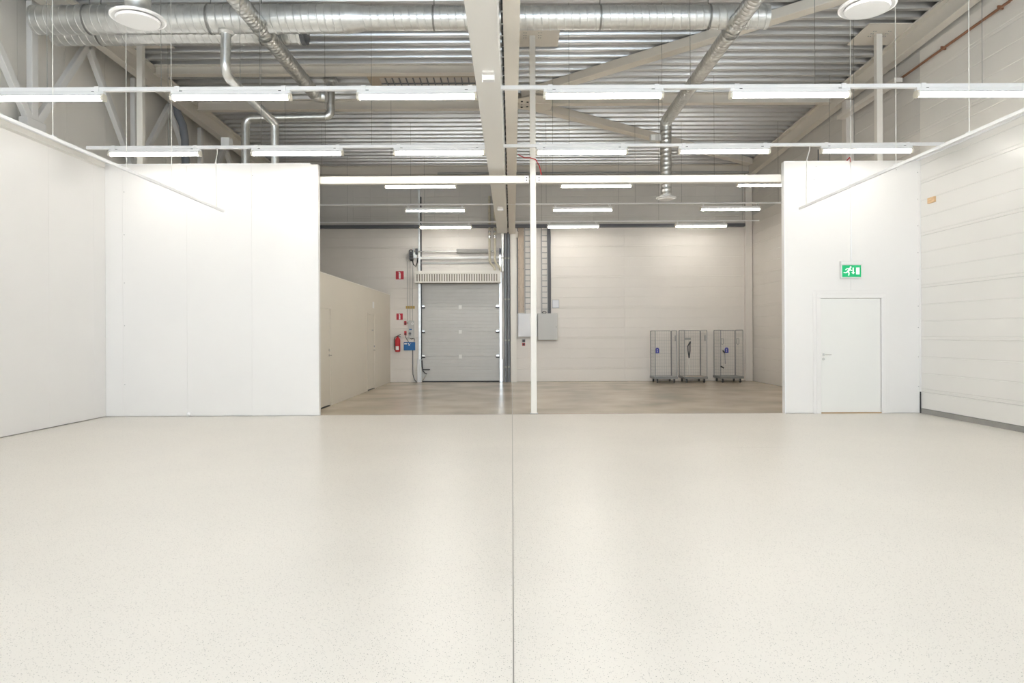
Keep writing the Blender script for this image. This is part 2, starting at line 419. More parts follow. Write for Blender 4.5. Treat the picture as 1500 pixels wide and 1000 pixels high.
# exit door
d1 = thing('door_1', (6.34, YP, 0), 'white hinged door under the green exit sign', 'door', kind='structure')
bm = B((5.69, 5.775, YP-.018, YP+.1, 0, 2.155), (6.905, 6.99, YP-.018, YP+.1, 0, 2.155), (5.69, 6.99, YP-.018, YP+.1, 2.155, 2.24))
obj('door_frame', bm, 'white_wall', d1, bevel=.004)
obj('architrave', B((5.63, 5.69, YP-.010, YP, 0, 2.30), (6.99, 7.05, YP-.010, YP, 0, 2.30), (5.69, 6.99, YP-.010, YP, 2.24, 2.30)), 'white_wall', d1, bevel=.003)
lf = obj('door_leaf', B((5.782, 6.898, YP+.008, YP+.05, .022, 2.148)), 'door_white', d1, bevel=.003)
bm = bmesh.new(); cyl(bm, (5.825, YP+.008, 1.10), (5.825, YP-.004, 1.10), .026, 14); cyl(bm, (5.825, YP-.004, 1.10), (5.825, YP-.05, 1.10), .009, 8); cyl(bm, (5.825, YP-.05, 1.10), (5.95, YP-.05, 1.10), .009, 8)
obj('handle', bm, 'chrome', lf, True)
bm = bmesh.new(); cyl(bm, (5.825, YP+.008, 1.02), (5.825, YP-.006, 1.02), .024, 14); obj('lock', bm, 'chrome', lf, True)
obj('threshold', B((5.775, 6.905, YP-.01, YP+.1, 0, .02)), 'threshold', d1)

# exit sign with its conduit
ex = thing('exit_sign', (6.33, YP, 2.53), 'green illuminated exit sign with running figure above the white door', 'exit sign')
obj('housing', B((6.13, 6.535, YP-.07, YP, 2.775, 2.84)), 'sign_body', ex, bevel=.006)
obj('sign_border', B((6.135, 6.53, YP-.05, YP-.02, 2.525, 2.785)), 'sign_body', ex)
obj('sign_bracket', B((6.2, 6.46, YP-.02, YP, 2.6, 2.74)), 'sign_body', ex)
gp = obj('green_panel', B((6.157, 6.508, YP-.056, YP-.05, 2.545, 2.765)), 'exit_green', ex)
def pict(name, polys):
    bm = bmesh.new()
    for p in polys: prism(bm, [(6.157+u*.351, 2.545+v*.22) for u, v in p], 'y', YP-.059, YP-.0562)
    obj(name, bm, 'exit_white', gp)
def stroke(u0, v0, u1, v1, w):
    dx, dy = (u1-u0)*.351, (v1-v0)*.22; L = math.hypot(dx, dy); nx, ny = -dy/L*w/2, dx/L*w/2
    return [((u0*.351+nx)/.351, (v0*.22+ny)/.22), ((u1*.351+nx)/.351, (v1*.22+ny)/.22), ((u1*.351-nx)/.351, (v1*.22-ny)/.22), ((u0*.351-nx)/.351, (v0*.22-ny)/.22)]
head = [(.445+.045*math.cos(t*PI/5), .84+.07*math.sin(t*PI/5)) for t in range(10)]
pict('running_figure', [head, stroke(.42, .76, .30, .46, .034), stroke(.40, .72, .22, .70, .016), stroke(.22, .70, .17, .58, .016), stroke(.40, .70, .46, .54, .016), stroke(.46, .54, .52, .58, .016),
     stroke(.30, .46, .36, .32, .024), stroke(.36, .32, .33, .12, .02), stroke(.29, .46, .19, .36, .022), stroke(.19, .36, .07, .38, .018)])
pict('arrow', [stroke(.575, .80, .575, .40, .022), [(.475, .40), (.675, .40), (.575, .24)]])
pict('door_symbol', [[(.73, .22), (.91, .22), (.91, .80), (.73, .80)]])
bm = bmesh.new(); cyl(bm, (6.345, YP-.012, 2.84), (6.345, YP-.012, 4.70), .011, 8); obj('conduit', bm, 'rail_white', ex, True)
bm = bmesh.new(); tube(bm, [(6.345, YP-.012, 4.69), (6.34, YP-.012, 4.76), (6.36, YP+.06, 4.80), (6.33, YP+.14, 4.74)], .012, 6); obj('cable_tail', bm, 'red', ex, True)
setp(obj('wood_block', B((XR-.035, XR+.001, 12.30, 12.50, 3.86, 3.96)), 'pine', bevel=.004), 'small pale wooden block fixed high on the right wall', 'wood block')
setp(obj('trim_3', B((XR-.03, XR-.012, YP-.02, YP-.002, 0, .40)), 'dark'), 'dark gap strip at the corner beside right wall plinth', 'trim', kind='structure')
bm = bmesh.new(); cyl(bm, (-6.05, YP-.04, .02), (-6.05, YP, .06), .03, 10)
setp(obj('wall_plug', bm, 'rail_white', smooth=True), 'tiny white plug at the foot of the left partition', 'plug')

# ------------------------------------------------------------------ low inner room on the left of the bay
XI = -3.89
wi = obj('wall_inner_room', B((XI-.12, XI, YP+.12, 13.60, 0, 2.78), (XI-.12, XI, 14.64, 18.28, 0, 2.78), (XI-.12, XI, 19.36, YB-.002, 0, 2.78), (XI-.12, XI, 13.60, 14.64, 2.12, 2.78), (XI-.12, XI, 18.28, 19.36, 2.12, 2.78)), 'room_wall')
setp(wi, 'low cream wall of the inner room along the loading bay', 'wall', kind='structure')
obj('top_edge', B((XI-.12, XI+.006, YP+.12, YB-.002, 2.78, 2.80)), 'cream_light', wi)
setp(obj('ceiling_inner_room', B((XO+.002, XI-.12, YP+.12, YB-.002, 2.70, 2.78)), 'room_wall'), 'flat cream roof of the low inner room', 'ceiling', kind='structure')
def inner_door(name, y0, y1, label):
    d = thing(name, (XI, (y0+y1)/2, 0), label, 'door', kind='structure')
    obj('door_frame', B((XI-.11, XI+.012, y0, y0+.05, 0, 2.12), (XI-.11, XI+.012, y1-.05, y1, 0, 2.12), (XI-.11, XI+.012, y0+.05, y1-.05, 2.07, 2.12)), 'room_wall', d)
    lf = obj('door_leaf', B((XI-.045, XI-.004, y0+.053, y1-.053, .03, 2.067)), 'room_wall', d)
    yh = y1-.13
    bm = bmesh.new(); cyl(bm, (XI-.004, yh, 1.08), (XI+.05, yh, 1.08), .011, 8); cyl(bm, (XI+.05, yh+.01, 1.08), (XI+.05, yh-.12, 1.08), .010, 8); cyl(bm, (XI-.004, yh, 1.08), (XI+.006, yh, 1.08), .028, 12); obj('handle', bm, 'chrome', lf, True)
    bm = bmesh.new(); cyl(bm, (XI-.004, yh, 1.19), (XI+.014, yh, 1.19), .028, 12); obj('lock', bm, 'chrome', lf, True)
    obj('threshold', B((XI-.11, XI-.002, y0+.05, y1-.05, 0, .012)), 'dark', d)
    return d
inner_door('door_2', 13.60, 14.64, 'cream door in the inner room wall nearest the hall')
d3 = inner_door('door_3', 18.28, 19.36, 'cream door in the inner room wall nearest the loading door')
setp(obj('room_sign', B((XI, XI+.008, 19.05, 19.25, 2.26, 2.44)), 'white_print'), 'small white plate above the far inner room door', 'sign')
setp(obj('door_plate', B((XI-.004, XI+.004, 18.95, 19.15, 1.62, 1.66)), 'mid_grey'), 'thin grey name plate on the far inner room door', 'sign')
bm = bmesh.new()
prism(bm, [(13.02, 2.80), (13.32, 2.80), (13.26, 2.93), (13.12, 3.16), (13.02, 3.22)], 'x', -4.1, -3.80)
cb = setp(obj('cardboard_sheet', bm, 'cardboard'), 'folded tan cardboard lying on the inner room roof edge', 'cardboard')
bm = bmesh.new(); prism(bm, [(-4.1, 2.80), (-3.77, 2.80), (-3.74, 2.87), (-3.78, 2.94), (-4.1, 2.88)], 'y', 12.98, 13.02); obj('flap', bm, 'cardboard', cb)

# ------------------------------------------------------------------ roof steel
bm = B((-.435, -.13, 1.0, 21.0, 4.62, 4.66), (-.435, -.395, 1.0, 21.0, 4.66, 5.12), (-.17, -.13, 1.0, 21.0, 4.66, 5.12), (-.435, -.13, 1.0, 21.0, 5.12, 5.16))
mb = setp(obj('main_beam', bm, 'beam_white'), 'wide cream box beam running down the middle of the roof', 'beam')
for yh in (3.0, 8.2, 14.5, 20.3): obj('hanger', B((-.31, -.24, yh, yh+.1, 5.16, deck(yh)+.02)), 'cream_steel', mb)
bm = bmesh.new()
def zb(y): return 4.70+.039*(21.75-y)
prism(bm, [(1.0, zb(1)), (21.75, zb(21.75)), (21.75, deck(21.75)+.02), (1.0, deck(1)+.02)], 'x', -.09, .11)
rb = setp(obj('ridge_beam', bm, 'cream_steel'), 'narrow cream beam beside the wide box beam, resting on the back column', 'beam')
bm = bmesh.new()
for k in range(60):
    yy = 3+k*.3; box(bm, -.115, -.09, yy, yy+.15, zb(yy)+.03, zb(yy)+.09)
o = obj('cable_clips', bm, 'dark', rb); o['kind'] = 'stuff'
for (y, lab) in ((8.2, 'small white sensor box under the near part of the wide beam'), (16.8, 'small white sensor box under the far part of the wide beam')):
    s = thing('sensor_box', (-.27, y, 4.56), lab, 'sensor', 'sensor boxes under the wide beam')
    obj('cover', B((-.345, -.195, y-.05, y+.05, 4.545, 4.62)), 'fix_white', s, bevel=.008)
    obj('base_plate', B((-.335, -.205, y-.13, y-.05, 4.60, 4.62)), 'cream_light', s)

bc = setp(obj('back_column', B((-.04, .145, YB-.16, YB-.001, 0, 4.70)), 'cream_light', bevel=.004), 'cream steel column on the back wall under the narrow beam', 'column')
obj('bracket', B((.145, .20, YB-.10, YB-.001, 4.58, 4.78)), 'cream_steel', bc)
setp(obj('corner_column', B((7.42, 7.63, YB-.16, YB-.002, 0, deck(YB-.1)-.02)), 'bay_wall', bevel=.004), 'pale column in the far right corner of the bay', 'column')

def post(x, x0, x1, label, z0=0):
    t = thing('steel_post', (x, 12.95, 0), label, 'post', 'steel posts along the partition line')
    obj('post_tube', B((x-.055, x+.055, 12.895, 13.005, z0, deck(12.95)-.012)), 'cream_light', t, bevel=.006)
    bm = bmesh.new(); prism(bm, [(12.52, deck(12.52)-.012), (13.38, deck(13.38)-.012), (13.38, deck(13.38)+.003), (12.52, deck(12.52)+.003)], 'x', x0, x1)
    pt = obj('top_plate', bm, 'cream_steel', t)
    for sx in (-.16, -.12, .12, .16):
        for yy in (12.80, 12.90, 13.0):
            bm = bmesh.new(); cyl(bm, (x+sx, yy, deck(yy)-.022), (x+sx, yy, deck(yy)-.010), .011, 6); obj('bolt', bm, 'mid_grey', pt)
    obj('base_plate', B((x-.075, x+.075, 12.892, 13.02, 0, .012)), 'mid_grey', t)
    return t
pc = post(.41, .14, .92, 'slim white post standing free in the wide opening')
post(6.97, 6.58, 7.40, 'white post rising behind the right partition')
post(-7.02, -7.40, -6.58, 'white post rising behind the left partition')
hb = thing('header_beam', (.41, 12.95, 4.36), 'slim white beam spanning the wide opening between both partitions', 'beam')
obj('left_length', B((-3.76, .33, 12.90, 13.02, 4.365, 4.505)), 'cream_light', hb, bevel=.004)
obj('right_length', B((.49, 5.14, 12.90, 13.02, 4.365, 4.505)), 'cream_light', hb, bevel=.004)
for s, a in ((-1, .33), (1, .465)):
    pb = obj('joint_plate', B((a-.08 if s < 0 else a, a if s < 0 else a+.11, 12.885, 12.90, 4.37, 4.50)), 'rail_white', hb)
    for z in (4.41, 4.46):
        bm = bmesh.new(); xx = a-.04 if s < 0 else a+.06; cyl(bm, (xx, 12.885, z), (xx, 12.872, z), .012, 6); obj('bolt', bm, 'dark', pb)
bm = bmesh.new(); tube(bm, [(.14, 13.1, 4.95), (.25, 12.98, 4.86), (.36, 12.87, 4.83), (.46, 12.87, 4.80), (.53, 12.89, 4.68), (.57, 12.91, 4.52)], .010, 6)
setp(obj('red_cable', bm, 'red', smooth=True), 'thin red cable looped over the white header beam', 'cable')

# beams across the roof
def cross_beam(y, x0, x1, dz, lab, m='cream_steel'):
    z = deck(y)
    b = B((x0, x1, y-.09, y+.09, z-dz, z-dz+.015), (x0, x1, y-.005, y+.005, z-dz+.015, z-.02), (x0, x1, y-.09, y+.09, z-.02, z+.003))
    return setp(obj('cross_beam', b, m), lab, 'beam')
cross_beam(14.2, -7.38, -.44, .20, 'cream steel beam crossing left half of roof behind the pipes')
cross_beam(15.8, .14, 7.38, .24, 'cream steel beam crossing right half of roof at the brace node')
cross_beam(16.1, -7.38, -.44, .24, 'cream steel beam crossing left roof behind the nearest light row')
cross_beam(21.55, XO, XR, .26, 'long cream steel beam under the deck along the back wall')
bm = bmesh.new(); cyl(bm, (-2.3, 21.3, 6.53), (7.4, 21.3, 6.53), .035, 10)
setp(obj('sprinkler_pipe', bm, 'mid_grey', smooth=True), 'thin grey pipe running along the top of the back wall', 'pipe')
def brace(x0, y0, x1, y1, lab, w=.12):
    p0, p1 = Vector((x0, y0, deck(y0)-.10)), Vector((x1, y1, deck(y1)-.10)); d = (p1-p0).normalized(); s = d.cross(Vector((0, 0, 1))).normalized(); u = s.cross(d)
    bm = bmesh.new(); vs = []
    for p in (p0, p1):
        for a, c in ((-1, -1), (1, -1), (1, 1), (-1, 1)): vs.append(bm.verts.new(p+s*a*w+u*c*.09))
    for f in ((3,2,1,0), (4,5,6,7), (0,1,5,4), (1,2,6,5), (2,3,7,6), (3,0,4,7)): bm.faces.new([vs[i] for i in f])
    bmesh.ops.recalc_face_normals(bm, faces=bm.faces[:])
    return setp(obj('roof_brace', bm, 'cream_steel', bevel=.01), lab, 'brace', 'diagonal roof braces')
brace(.30, 15.55, 7.30, 10.0, 'cream diagonal roof brace rising right towards the viewer')
brace(.30, 16.05, 7.30, 20.9, 'cream diagonal roof brace running away to far right corner')
gs = thing('gusset_node', (.25, 15.8, deck(15.8)-.2), 'cream bolted steel node where the two roof braces meet', 'gusset plate')
bm = bmesh.new(); z = deck(15.8)-.21; prism(bm, [(.13, 15.45), (.55, 15.25), (.95, 15.3), (.95, 16.2), (.55, 16.3), (.13, 16.1)], 'z', z-.012, z); obj('plate', bm, 'cream_steel', gs)
for px, py in ((.25, 15.6), (.25, 15.8), (.25, 16.0), (.38, 15.65), (.38, 15.95)):
    bm = bmesh.new(); cyl(bm, (px, py, z-.03), (px, py, z-.012), .025, 6); obj('bolt', bm, 'dark', gs)

# eave beams
def eave(sx, lab):
    a, b = (7.39, 7.648) if sx > 0 else (-7.66, -7.40)
    bm = bmesh.new()
    prism(bm, [(YR, deck(YR)-.04), (YB-.17, deck(YB-.17)-.04), (YB-.17, deck(YB-.17)+.005), (YR, deck(YR)+.005)], 'x', a, b)
    prism(bm, [(YR, deck(YR)-.34), (YB-.17, deck(YB-.17)-.34), (YB-.17, deck(YB-.17)-.04), (YR, deck(YR)-.04)], 'x', (a+b)/2-.02, (a+b)/2+.02)
    prism(bm, [(YR, deck(YR)-.37), (YB-.17, deck(YB-.17)-.37), (YB-.17, deck(YB-.17)-.34), (YR, deck(YR)-.34)], 'x', a+.04, b-.04)
    return setp(obj('eave_beam', bm, 'cream_steel'), lab, 'beam', 'eave beams')
eave(1, 'cream eave beam along the top of the right wall')
eave(-1, 'cream eave beam along the top of the left outer wall')

# wall truss on the left
tr = thing('wall_truss', (-7.78, 12.5, 4.72), 'pale steel lattice truss of posts and diagonals above left wall', 'truss')
def member(nm, p0, p1, w=.07, m='grey_steel', par=None, h=.05):
    p0, p1 = Vector(p0), Vector(p1); d = (p1-p0).normalized(); s = Vector((1, 0, 0)); u = d.cross(s).normalized()
    bm = bmesh.new(); vs = []
    for p in (p0, p1):
        for a, c in ((-1, -1), (1, -1), (1, 1), (-1, 1)): vs.append(bm.verts.new(p+s*a*h+u*c*w))
    for f in ((3,2,1,0), (4,5,6,7), (0,1,5,4), (1,2,6,5), (2,3,7,6), (3,0,4,7)): bm.faces.new([vs[i] for i in f])
    bmesh.ops.recalc_face_normals(bm, faces=bm.faces[:])
    obj(nm, bm, m, par, bevel=.008)
XT = -7.78
obj('bottom_chord', B((XT-.06, XT+.06, YR+.1, YB-.1, 4.72, 4.84)), 'grey_steel', tr)
for k in range(-5, 4):
    ylow = 11.1+3.0*k; yup = ylow+1.45
    if ylow > 1: obj('gusset', B((XT-.075, XT+.075, ylow-.22, ylow+.22, 4.80, 5.02)), 'grey_steel', tr, bevel=.01)
    if ylow > 1: member('vertical', (XT, ylow, 4.84), (XT, ylow, deck(ylow)-.3), .075, par=tr)
    if 0 < ylow and ylow+3 < YB: member('diagonal', (XT, ylow, 4.88), (XT, yup, deck(yup)-.32), .065, par=tr)
    if 0 < ylow and ylow+3 < YB: member('diagonal', (XT, yup, deck(yup)-.32), (XT, ylow+3.0, 4.88), .065, par=tr)

# right wall column with struts and pipes
rc = thing('wall_column', (7.55, 15.3, 0), 'pale wall column with a short strut high above right partition', 'column')
obj('shaft', B((7.46, 7.64, 15.2, 15.4, 0, deck(15.3)-.38)), 'bay_wall', rc, bevel=.005)
obj('strut', B((7.30, 7.46, 13.0, 15.3, 6.28, 6.36)), 'bay_wall', rc)
bm = bmesh.new(); tube(bm, [(7.60, 8.0, 6.55)]+bend((7.60, 8.0, 6.55), (7.60, 10.4, 6.55), (7.60, 10.4, 6.54), .01, 2)+[(7.60, 10.5, 6.54), (7.60, 12.9, 6.47), (7.60, 15.12, 6.40)], .022, 8)
cp = setp(obj('copper_pipe', bm, 'copper', smooth=True), 'thin rust brown pipe running along upper right wall', 'pipe')
for yy in (9.2, 10.6, 12.0, 13.4):
    zz = 6.55-.03*(yy-10.4) if yy > 10.4 else 6.55
    obj('pipe_clip', B((7.56, 7.65, yy-.012, yy+.012, zz-.03, zz+.03)), 'copper', cp)
bm = bmesh.new(); cyl(bm, (7.6, 16.9, 4.6), (7.6, 16.9, 6.05), .014, 6)
setp(obj('valve_pipe', bm, 'dark_grey', smooth=True), 'thin dark upright pipe on the wall above right partition', 'pipe')

# hatch in the roof
ht = thing('roof_hatch', (-1.85, 15.1, deck(15.1)), 'brown framed gridded roof hatch left of the wide beam', 'hatch')
def tilt_box(x0, x1, y0, y1, d0, d1):
    bm = bmesh.new(); prism(bm, [(y0, deck(y0)-d0), (y1, deck(y1)-d0), (y1, deck(y1)-d1), (y0, deck(y0)-d1)], 'x', x0, x1); return bm
obj('pane_panel', tilt_box(-2.85, -.72, 14.75, 15.65, .03, -.005), 'hatch_pane', ht)
for a, b, c, d in ((-3.1, -2.85, 14.6, 15.8), (-.72, -.6, 14.6, 15.8), (-2.85, -.72, 14.6, 14.75), (-2.85, -.72, 15.65, 15.8)): obj('frame_side', tilt_box(a, b, c, d, .035, -.005), 'brown_frame', ht)
for k in range(14):
    x = -2.72+k*.15; obj('grid_bar', tilt_box(x-.012, x+.012, 14.75, 15.65, .05, .03), 'dark_grey', ht)
for y in (15.05, 15.35): obj('grid_bar', tilt_box(-2.85, -.72, y-.012, y+.012, .052, .03), 'dark_grey', ht)

# ------------------------------------------------------------------ ventilation
YD, ZD = 10.7, 6.46
du = thing('main_duct', (-2.4, YD, ZD), 'large spiral galvanised duct hanging right across the roof', 'duct')
bm = bmesh.new(); helix_duct(bm, (-7.42, YD, ZD), (-2.55, YD, ZD), .215); obj('wide_length', bm, 'galv', du, True)
bm = bmesh.new(); cyl(bm, (-2.55, YD, ZD), (-2.28, YD, ZD+.0), .218, 40, .182, cap=False); obj('reducer', bm, 'galv', du, True)
bm = bmesh.new(); helix_duct(bm, (-2.28, YD, ZD), (3.98, YD, ZD), .178); obj('narrow_length', bm, 'galv', du, True)
bm = bmesh.new(); cyl(bm, (-7.44, YD, ZD), (-7.40, YD, ZD), .222, 40); obj('end_cap', bm, 'galv', du, True)
bm = bmesh.new(); cyl(bm, (3.96, YD, ZD), (4.02, YD, ZD), .186, 40); obj('end_cap', bm, 'galv', du, True)
for x in (-6.6, -4.7, -1.2, 1.4, 3.1):
    r = .22 if x < -2.5 else .184
    bm = bmesh.new(); cyl(bm, (x-.015, YD, ZD), (x+.015, YD, ZD), r+.006, 40, cap=False); box(bm, x-.008, x+.008, YD-.004, YD+.004, ZD+r, deck(YD)+.02); obj('hanger_strap', bm, 'wire', du)
sd = thing('second_duct', (-5.5, 11.5, 6.6), 'shorter spiral duct hanging behind the large one on the left', 'duct')
bm = bmesh.new(); helix_duct(bm, (-7.66, 11.5, 6.6), (-3.5, 11.5, 6.6), .19); obj('duct_length', bm, 'galv', sd, True)
bm = bmesh.new(); cyl(bm, (-3.52, 11.5, 6.6), (-3.44, 11.5, 6.6), .198, 40, cap=True); obj('open_end', bm, 'dark_grey', sd, True)
bm = bmesh.new(); cyl(bm, (-7.68, 11.5, 6.6), (-7.64, 11.5, 6.6), .198, 40); obj('end_cap', bm, 'galv', sd, True)
for x in (-6.9, -4.2):
    bm = bmesh.new(); cyl(bm, (x-.015, 11.5, 6.6), (x+.015, 11.5, 6.6), .198, 40, cap=False); box(bm, x-.008, x+.008, 11.49, 11.51, 6.79, deck(11.5)+.02); obj('hanger_strap', bm, 'wire', sd)
obj('latch', B((-4.18, -3.98, 11.30, 11.33, 6.43, 6.46)), 'galv', sd)

def diffuser(bmc, bmd, x, y, z, r=.26):
    pass
def branch(name, x, ydif, zdif, yend, up_end, label, rdif, far_drop=None):
    t = thing(name, (x, YD, 6.3), label, 'pipe')
    r = .125; z = 6.30
    def pipe_part(nm, p0, p1):
        bm = bmesh.new(); helix_duct(bm, p0, p1, r, pitch=.10, seg=28, ridge=.003); obj(nm, bm, 'galv_flex', t, True)
    pipe_part('near_run', (x, ydif+.18, z), (x, YD, z))
    pipe_part('far_run', (x, YD, z), (x, yend-.18, z))
    bm = bmesh.new(); tube(bm, [(x, ydif+.2, z)]+bend((x, ydif+.2, z), (x, ydif, z), (x, ydif, z-.3), .18)+[(x, ydif, z-.2)], r+.003, 28); obj('elbow', bm, 'galv', t, True)
    pipe_part('drop', (x, ydif, z-.18), (x, ydif, zdif+.06))
    def dif(y, zz, rr):
        bm = bmesh.new(); R = rr
        prof = [(r, zz+.10), (r+.01, zz+.07), (R, zz+.045), (R, zz+.03), (R*.93, zz+.022), (r*.9, zz+.06)]
        seg = 40; rings = [[bm.verts.new((x+a*math.cos(2*PI*i/seg), y+a*math.sin(2*PI*i/seg), h)) for i in range(seg)] for a, h in prof]
        for p, q in zip(rings, rings[1:]):
            for i in range(seg): bm.faces.new((p[i], p[(i+1) % seg], q[(i+1) % seg], q[i]))
        bmesh.ops.recalc_face_normals(bm, faces=bm.faces[:])
        d = obj('diffuser', bm, 'fix_white', t, True)
        bm = bmesh.new(); cyl(bm, (x, y, zz), (x, y, zz+.022), R*.76, 40, R*.80); obj('centre_disc', bm, 'fix_white', d, True)
        bm = bmesh.new(); cyl(bm, (x, y, zz+.022), (x, y, zz+.09), .02, 8); obj('stem', bm, 'dark', d)
    dif(ydif, zdif, rdif)
    if up_end:
        bm = bmesh.new(); tube(bm, [(x, yend-.2, z)]+bend((x, yend-.2, z), (x, yend, z), (x+.3, yend+.02, z), .15)+[(x+.19, yend+.01, z)], r+.003, 28); obj('end_elbow', bm, 'galv', t, True)
    else:
        bm = bmesh.new(); tube(bm, [(x, yend-.2, z)]+bend((x, yend-.2, z), (x, yend, z), (x, yend, z-.3), .15)+[(x, yend, z-.2)], r+.003, 28); obj('elbow', bm, 'galv', t, True)
        pipe_part('far_drop', (x, yend, z-.2), (x, yend, 4.62)); dif(yend, 4.54, .225)
        obj('damper_box', B((x-.36, x-.12, yend-.07, yend+.07, 5.86, 6.0)), 'cab_grey', t); obj('damper_label', B((x-.34, x-.25, yend-.072, yend-.068, 5.87, 5.99)), 'white_print', t)
    for yy in (YD-.20, YD+.16):
        bm = bmesh.new(); cyl(bm, (x, yy, z), (x, yy+.05, z), r+.018, 28, cap=False); obj('collar', bm, 'galv', t, True)
    return t
branch('branch_pipe', -3.9, 7.15, 4.79, 13.7, True, 'galvanised branch pipe on the left with round white diffuser', .268)
branch('branch_pipe', 3.5, 6.70, 4.665, 15.45, False, 'galvanised branch pipe on the right dropping to two round diffusers', .262)

tp = thing('drop_pipe', (-4.5, YD, 6.2), 'thin galvanised pipe dropping from large duct then behind left partition', 'pipe')
bm = bmesh.new(); pts = [(-4.46, YD, 6.25)]+bend((-4.46, YD, 6.25), (-4.48, YD, 5.60), (-4.5, 12.0, 5.57), .22)+bend((-4.5, 12.0, 5.57), (-4.5, 13.0, 5.55), (-4.5, 13.0, 4.5), .06)+[(-4.5, 13.0, 2.78)]
tube(bm, pts, .075, 20); obj('pipe_run', bm, 'galv', tp, True)
bm = bmesh.new(); cyl(bm, (-4.46, YD, 6.22), (-4.46, YD, 6.26), .10, 20, .13); obj('saddle', bm, 'galv', tp, True)
for z in (5.0, 5.35, 5.95):
    yy = YD if z > 5.6 else 13.0
    bm = bmesh.new(); cyl(bm, (-4.47 if z > 5.6 else -4.5, yy, z), (-4.47 if z > 5.6 else -4.5, yy, z+.03), .079, 20, cap=False); obj('joint_ring', bm, 'galv', tp)
up = thing('offset_pipe', (-4.9, 14.9, 6.0), 'thin galvanised pipe stepping sideways from the deck behind left partition', 'pipe')
yy = 14.9; x0, x1 = -3.93, -5.80
bm = bmesh.new(); tube(bm, [(x0, yy, deck(yy)+.05), (x0, yy, 6.6)]+bend((x0, yy, 6.6), (x0, yy, 6.27), (x0-.5, yy, 6.27), .18)+bend((x0-.5, yy, 6.27), (x1, yy, 6.25), (x1, yy, 5.2), .18)+[(x1, yy, 2.78)], .088, 20); obj('pipe_run', bm, 'galv', up, True)
bm = bmesh.new(); box(bm, x0-.14, x0+.14, yy-.14, yy+.14, deck(yy)-.06, deck(yy)-.02); obj('roof_collar', bm, 'galv', up)
fp = thing('grey_hose', (-7.4, 15.7, 4.7), 'dark grey hose bending down the outer wall behind left partition', 'hose')
bm = bmesh.new(); tube(bm, [(-7.72, 15.7, 6.85), (-7.66, 15.7, 6.6), (-7.55, 15.7, 6.35), (-7.5, 15.7, 6.0), (-7.48, 15.7, 5.0), (-7.48, 15.7, 2.78)], .085, 16); obj('hose_run', bm, 'pipe_grey', fp, True)
setp(obj('junction_box', B((-5.0, -4.86, 11.76, 11.92, 4.772, 4.92)), 'cab_grey', bevel=.006), 'small grey junction box sitting on the second light rail', 'junction box')

# ------------------------------------------------------------------ light rails and fixtures
def rail(y, x0, x1, zt, lab, wires, h=.05, w=.06):
    r = thing('light_rail', ((x0+x1)/2, y, zt), lab, 'light rail', 'suspended light rails')
    bm = B((x0, x1, y-w/2, y+w/2, zt-h, zt)); obj('channel', bm, 'rail_white', r, bevel=.004)
    for wx in wires:
        bm = bmesh.new(); cyl(bm, (wx, y, zt-.005), (wx, y, deck(y)+.02), .0035, 5); obj('suspension_wire', bm, 'wire', r)
    return r
def fixture(y, zt, label, group):
    """fluorescent batten: zt = underside of its rail"""
    t = thing('tube_light', (0, y, zt), label, 'tube light', group)
    obj('body', B((-.785, .785, y-.032, y+.032, zt-.052, zt)), 'fix_white', t, bevel=.004)
    bm = bmesh.new()
    for s in (-1, 1):
        prism(bm, [(y+s*.030, zt-.052), (y+s*.034, zt-.046), (y+s*.052, zt-.062), (y+s*.050, zt-.068)], 'x', -.775, .775)
    obj('reflector', bm, 'fix_white', t)
    bm = bmesh.new(); cyl(bm, (-.755, y, zt-.094), (.755, y, zt-.094), .029, 14); obj('tube', bm, 'tube', t, True)
    for s in (-1, 1):
        bm = bmesh.new(); a, b = s*.755, s*.79
        prism(bm, [(y-.034, zt-.04), (y+.034, zt-.04), (y+.058, zt-.085), (y+.045, zt-.125), (y-.045, zt-.125), (y-.058, zt-.085)], 'x', min(a, b), max(a, b)); obj('end_cap', bm, 'cap_cream', t)
        obj('clip', B((s*.70-.03, s*.70+.03, y-.04, y+.04, zt-.015, zt+.055)), 'rail_white', t)
        obj('slot', B((s*.66-.03, s*.66+.03, y-.0335, y-.031, zt-.012, zt-.004)), 'dark', t)
    return t
FX = [-6.13, -3.68, -1.235, 1.215, 3.665, 6.11]
proto = None
names_row = {8.98: 'nearest ceiling rail in view', 11.75: 'second ceiling rail, just before the partitions'}
hall_rows = [11.75, 8.98, 6.2, 3.3, -.6, -4.5]
ZR = 4.72
first = fixture(0, ZR, '', 'fluorescent tube lights of the hall')
used = False
for y in hall_rows:
    seen = y in names_row
    lab = {8.98: 'white light rail crossing the hall nearest the viewer', 11.75: 'white light rail crossing the hall just before the partitions'}.get(y, 'white light rail crossing the hall outside the picture')
    wires = {8.98: [-6.1, -4.6, -3.56, -3.3, 2.36, 4.0, 6.2, 7.2], 11.75: [-5.9, -4.3, -3.2, -2.4, 1.0, 2.6, 5.9]}.get(y, [-5, 0.6, 5])
    rail(y, -7.3 if y == 11.75 else -7.45, 7.45, ZR+.05, lab, wires)
    for i, x in enumerate(FX):
        lb = 'lit tube light on the %s, %s from left' % (names_row[y], ordinal(i)) if seen else 'lit tube light on a hall rail outside the picture'
        if not used: first.location = (x, y, ZR); first['label'] = lb; used = True
        else: dup(first, (x, y, ZR), lb)
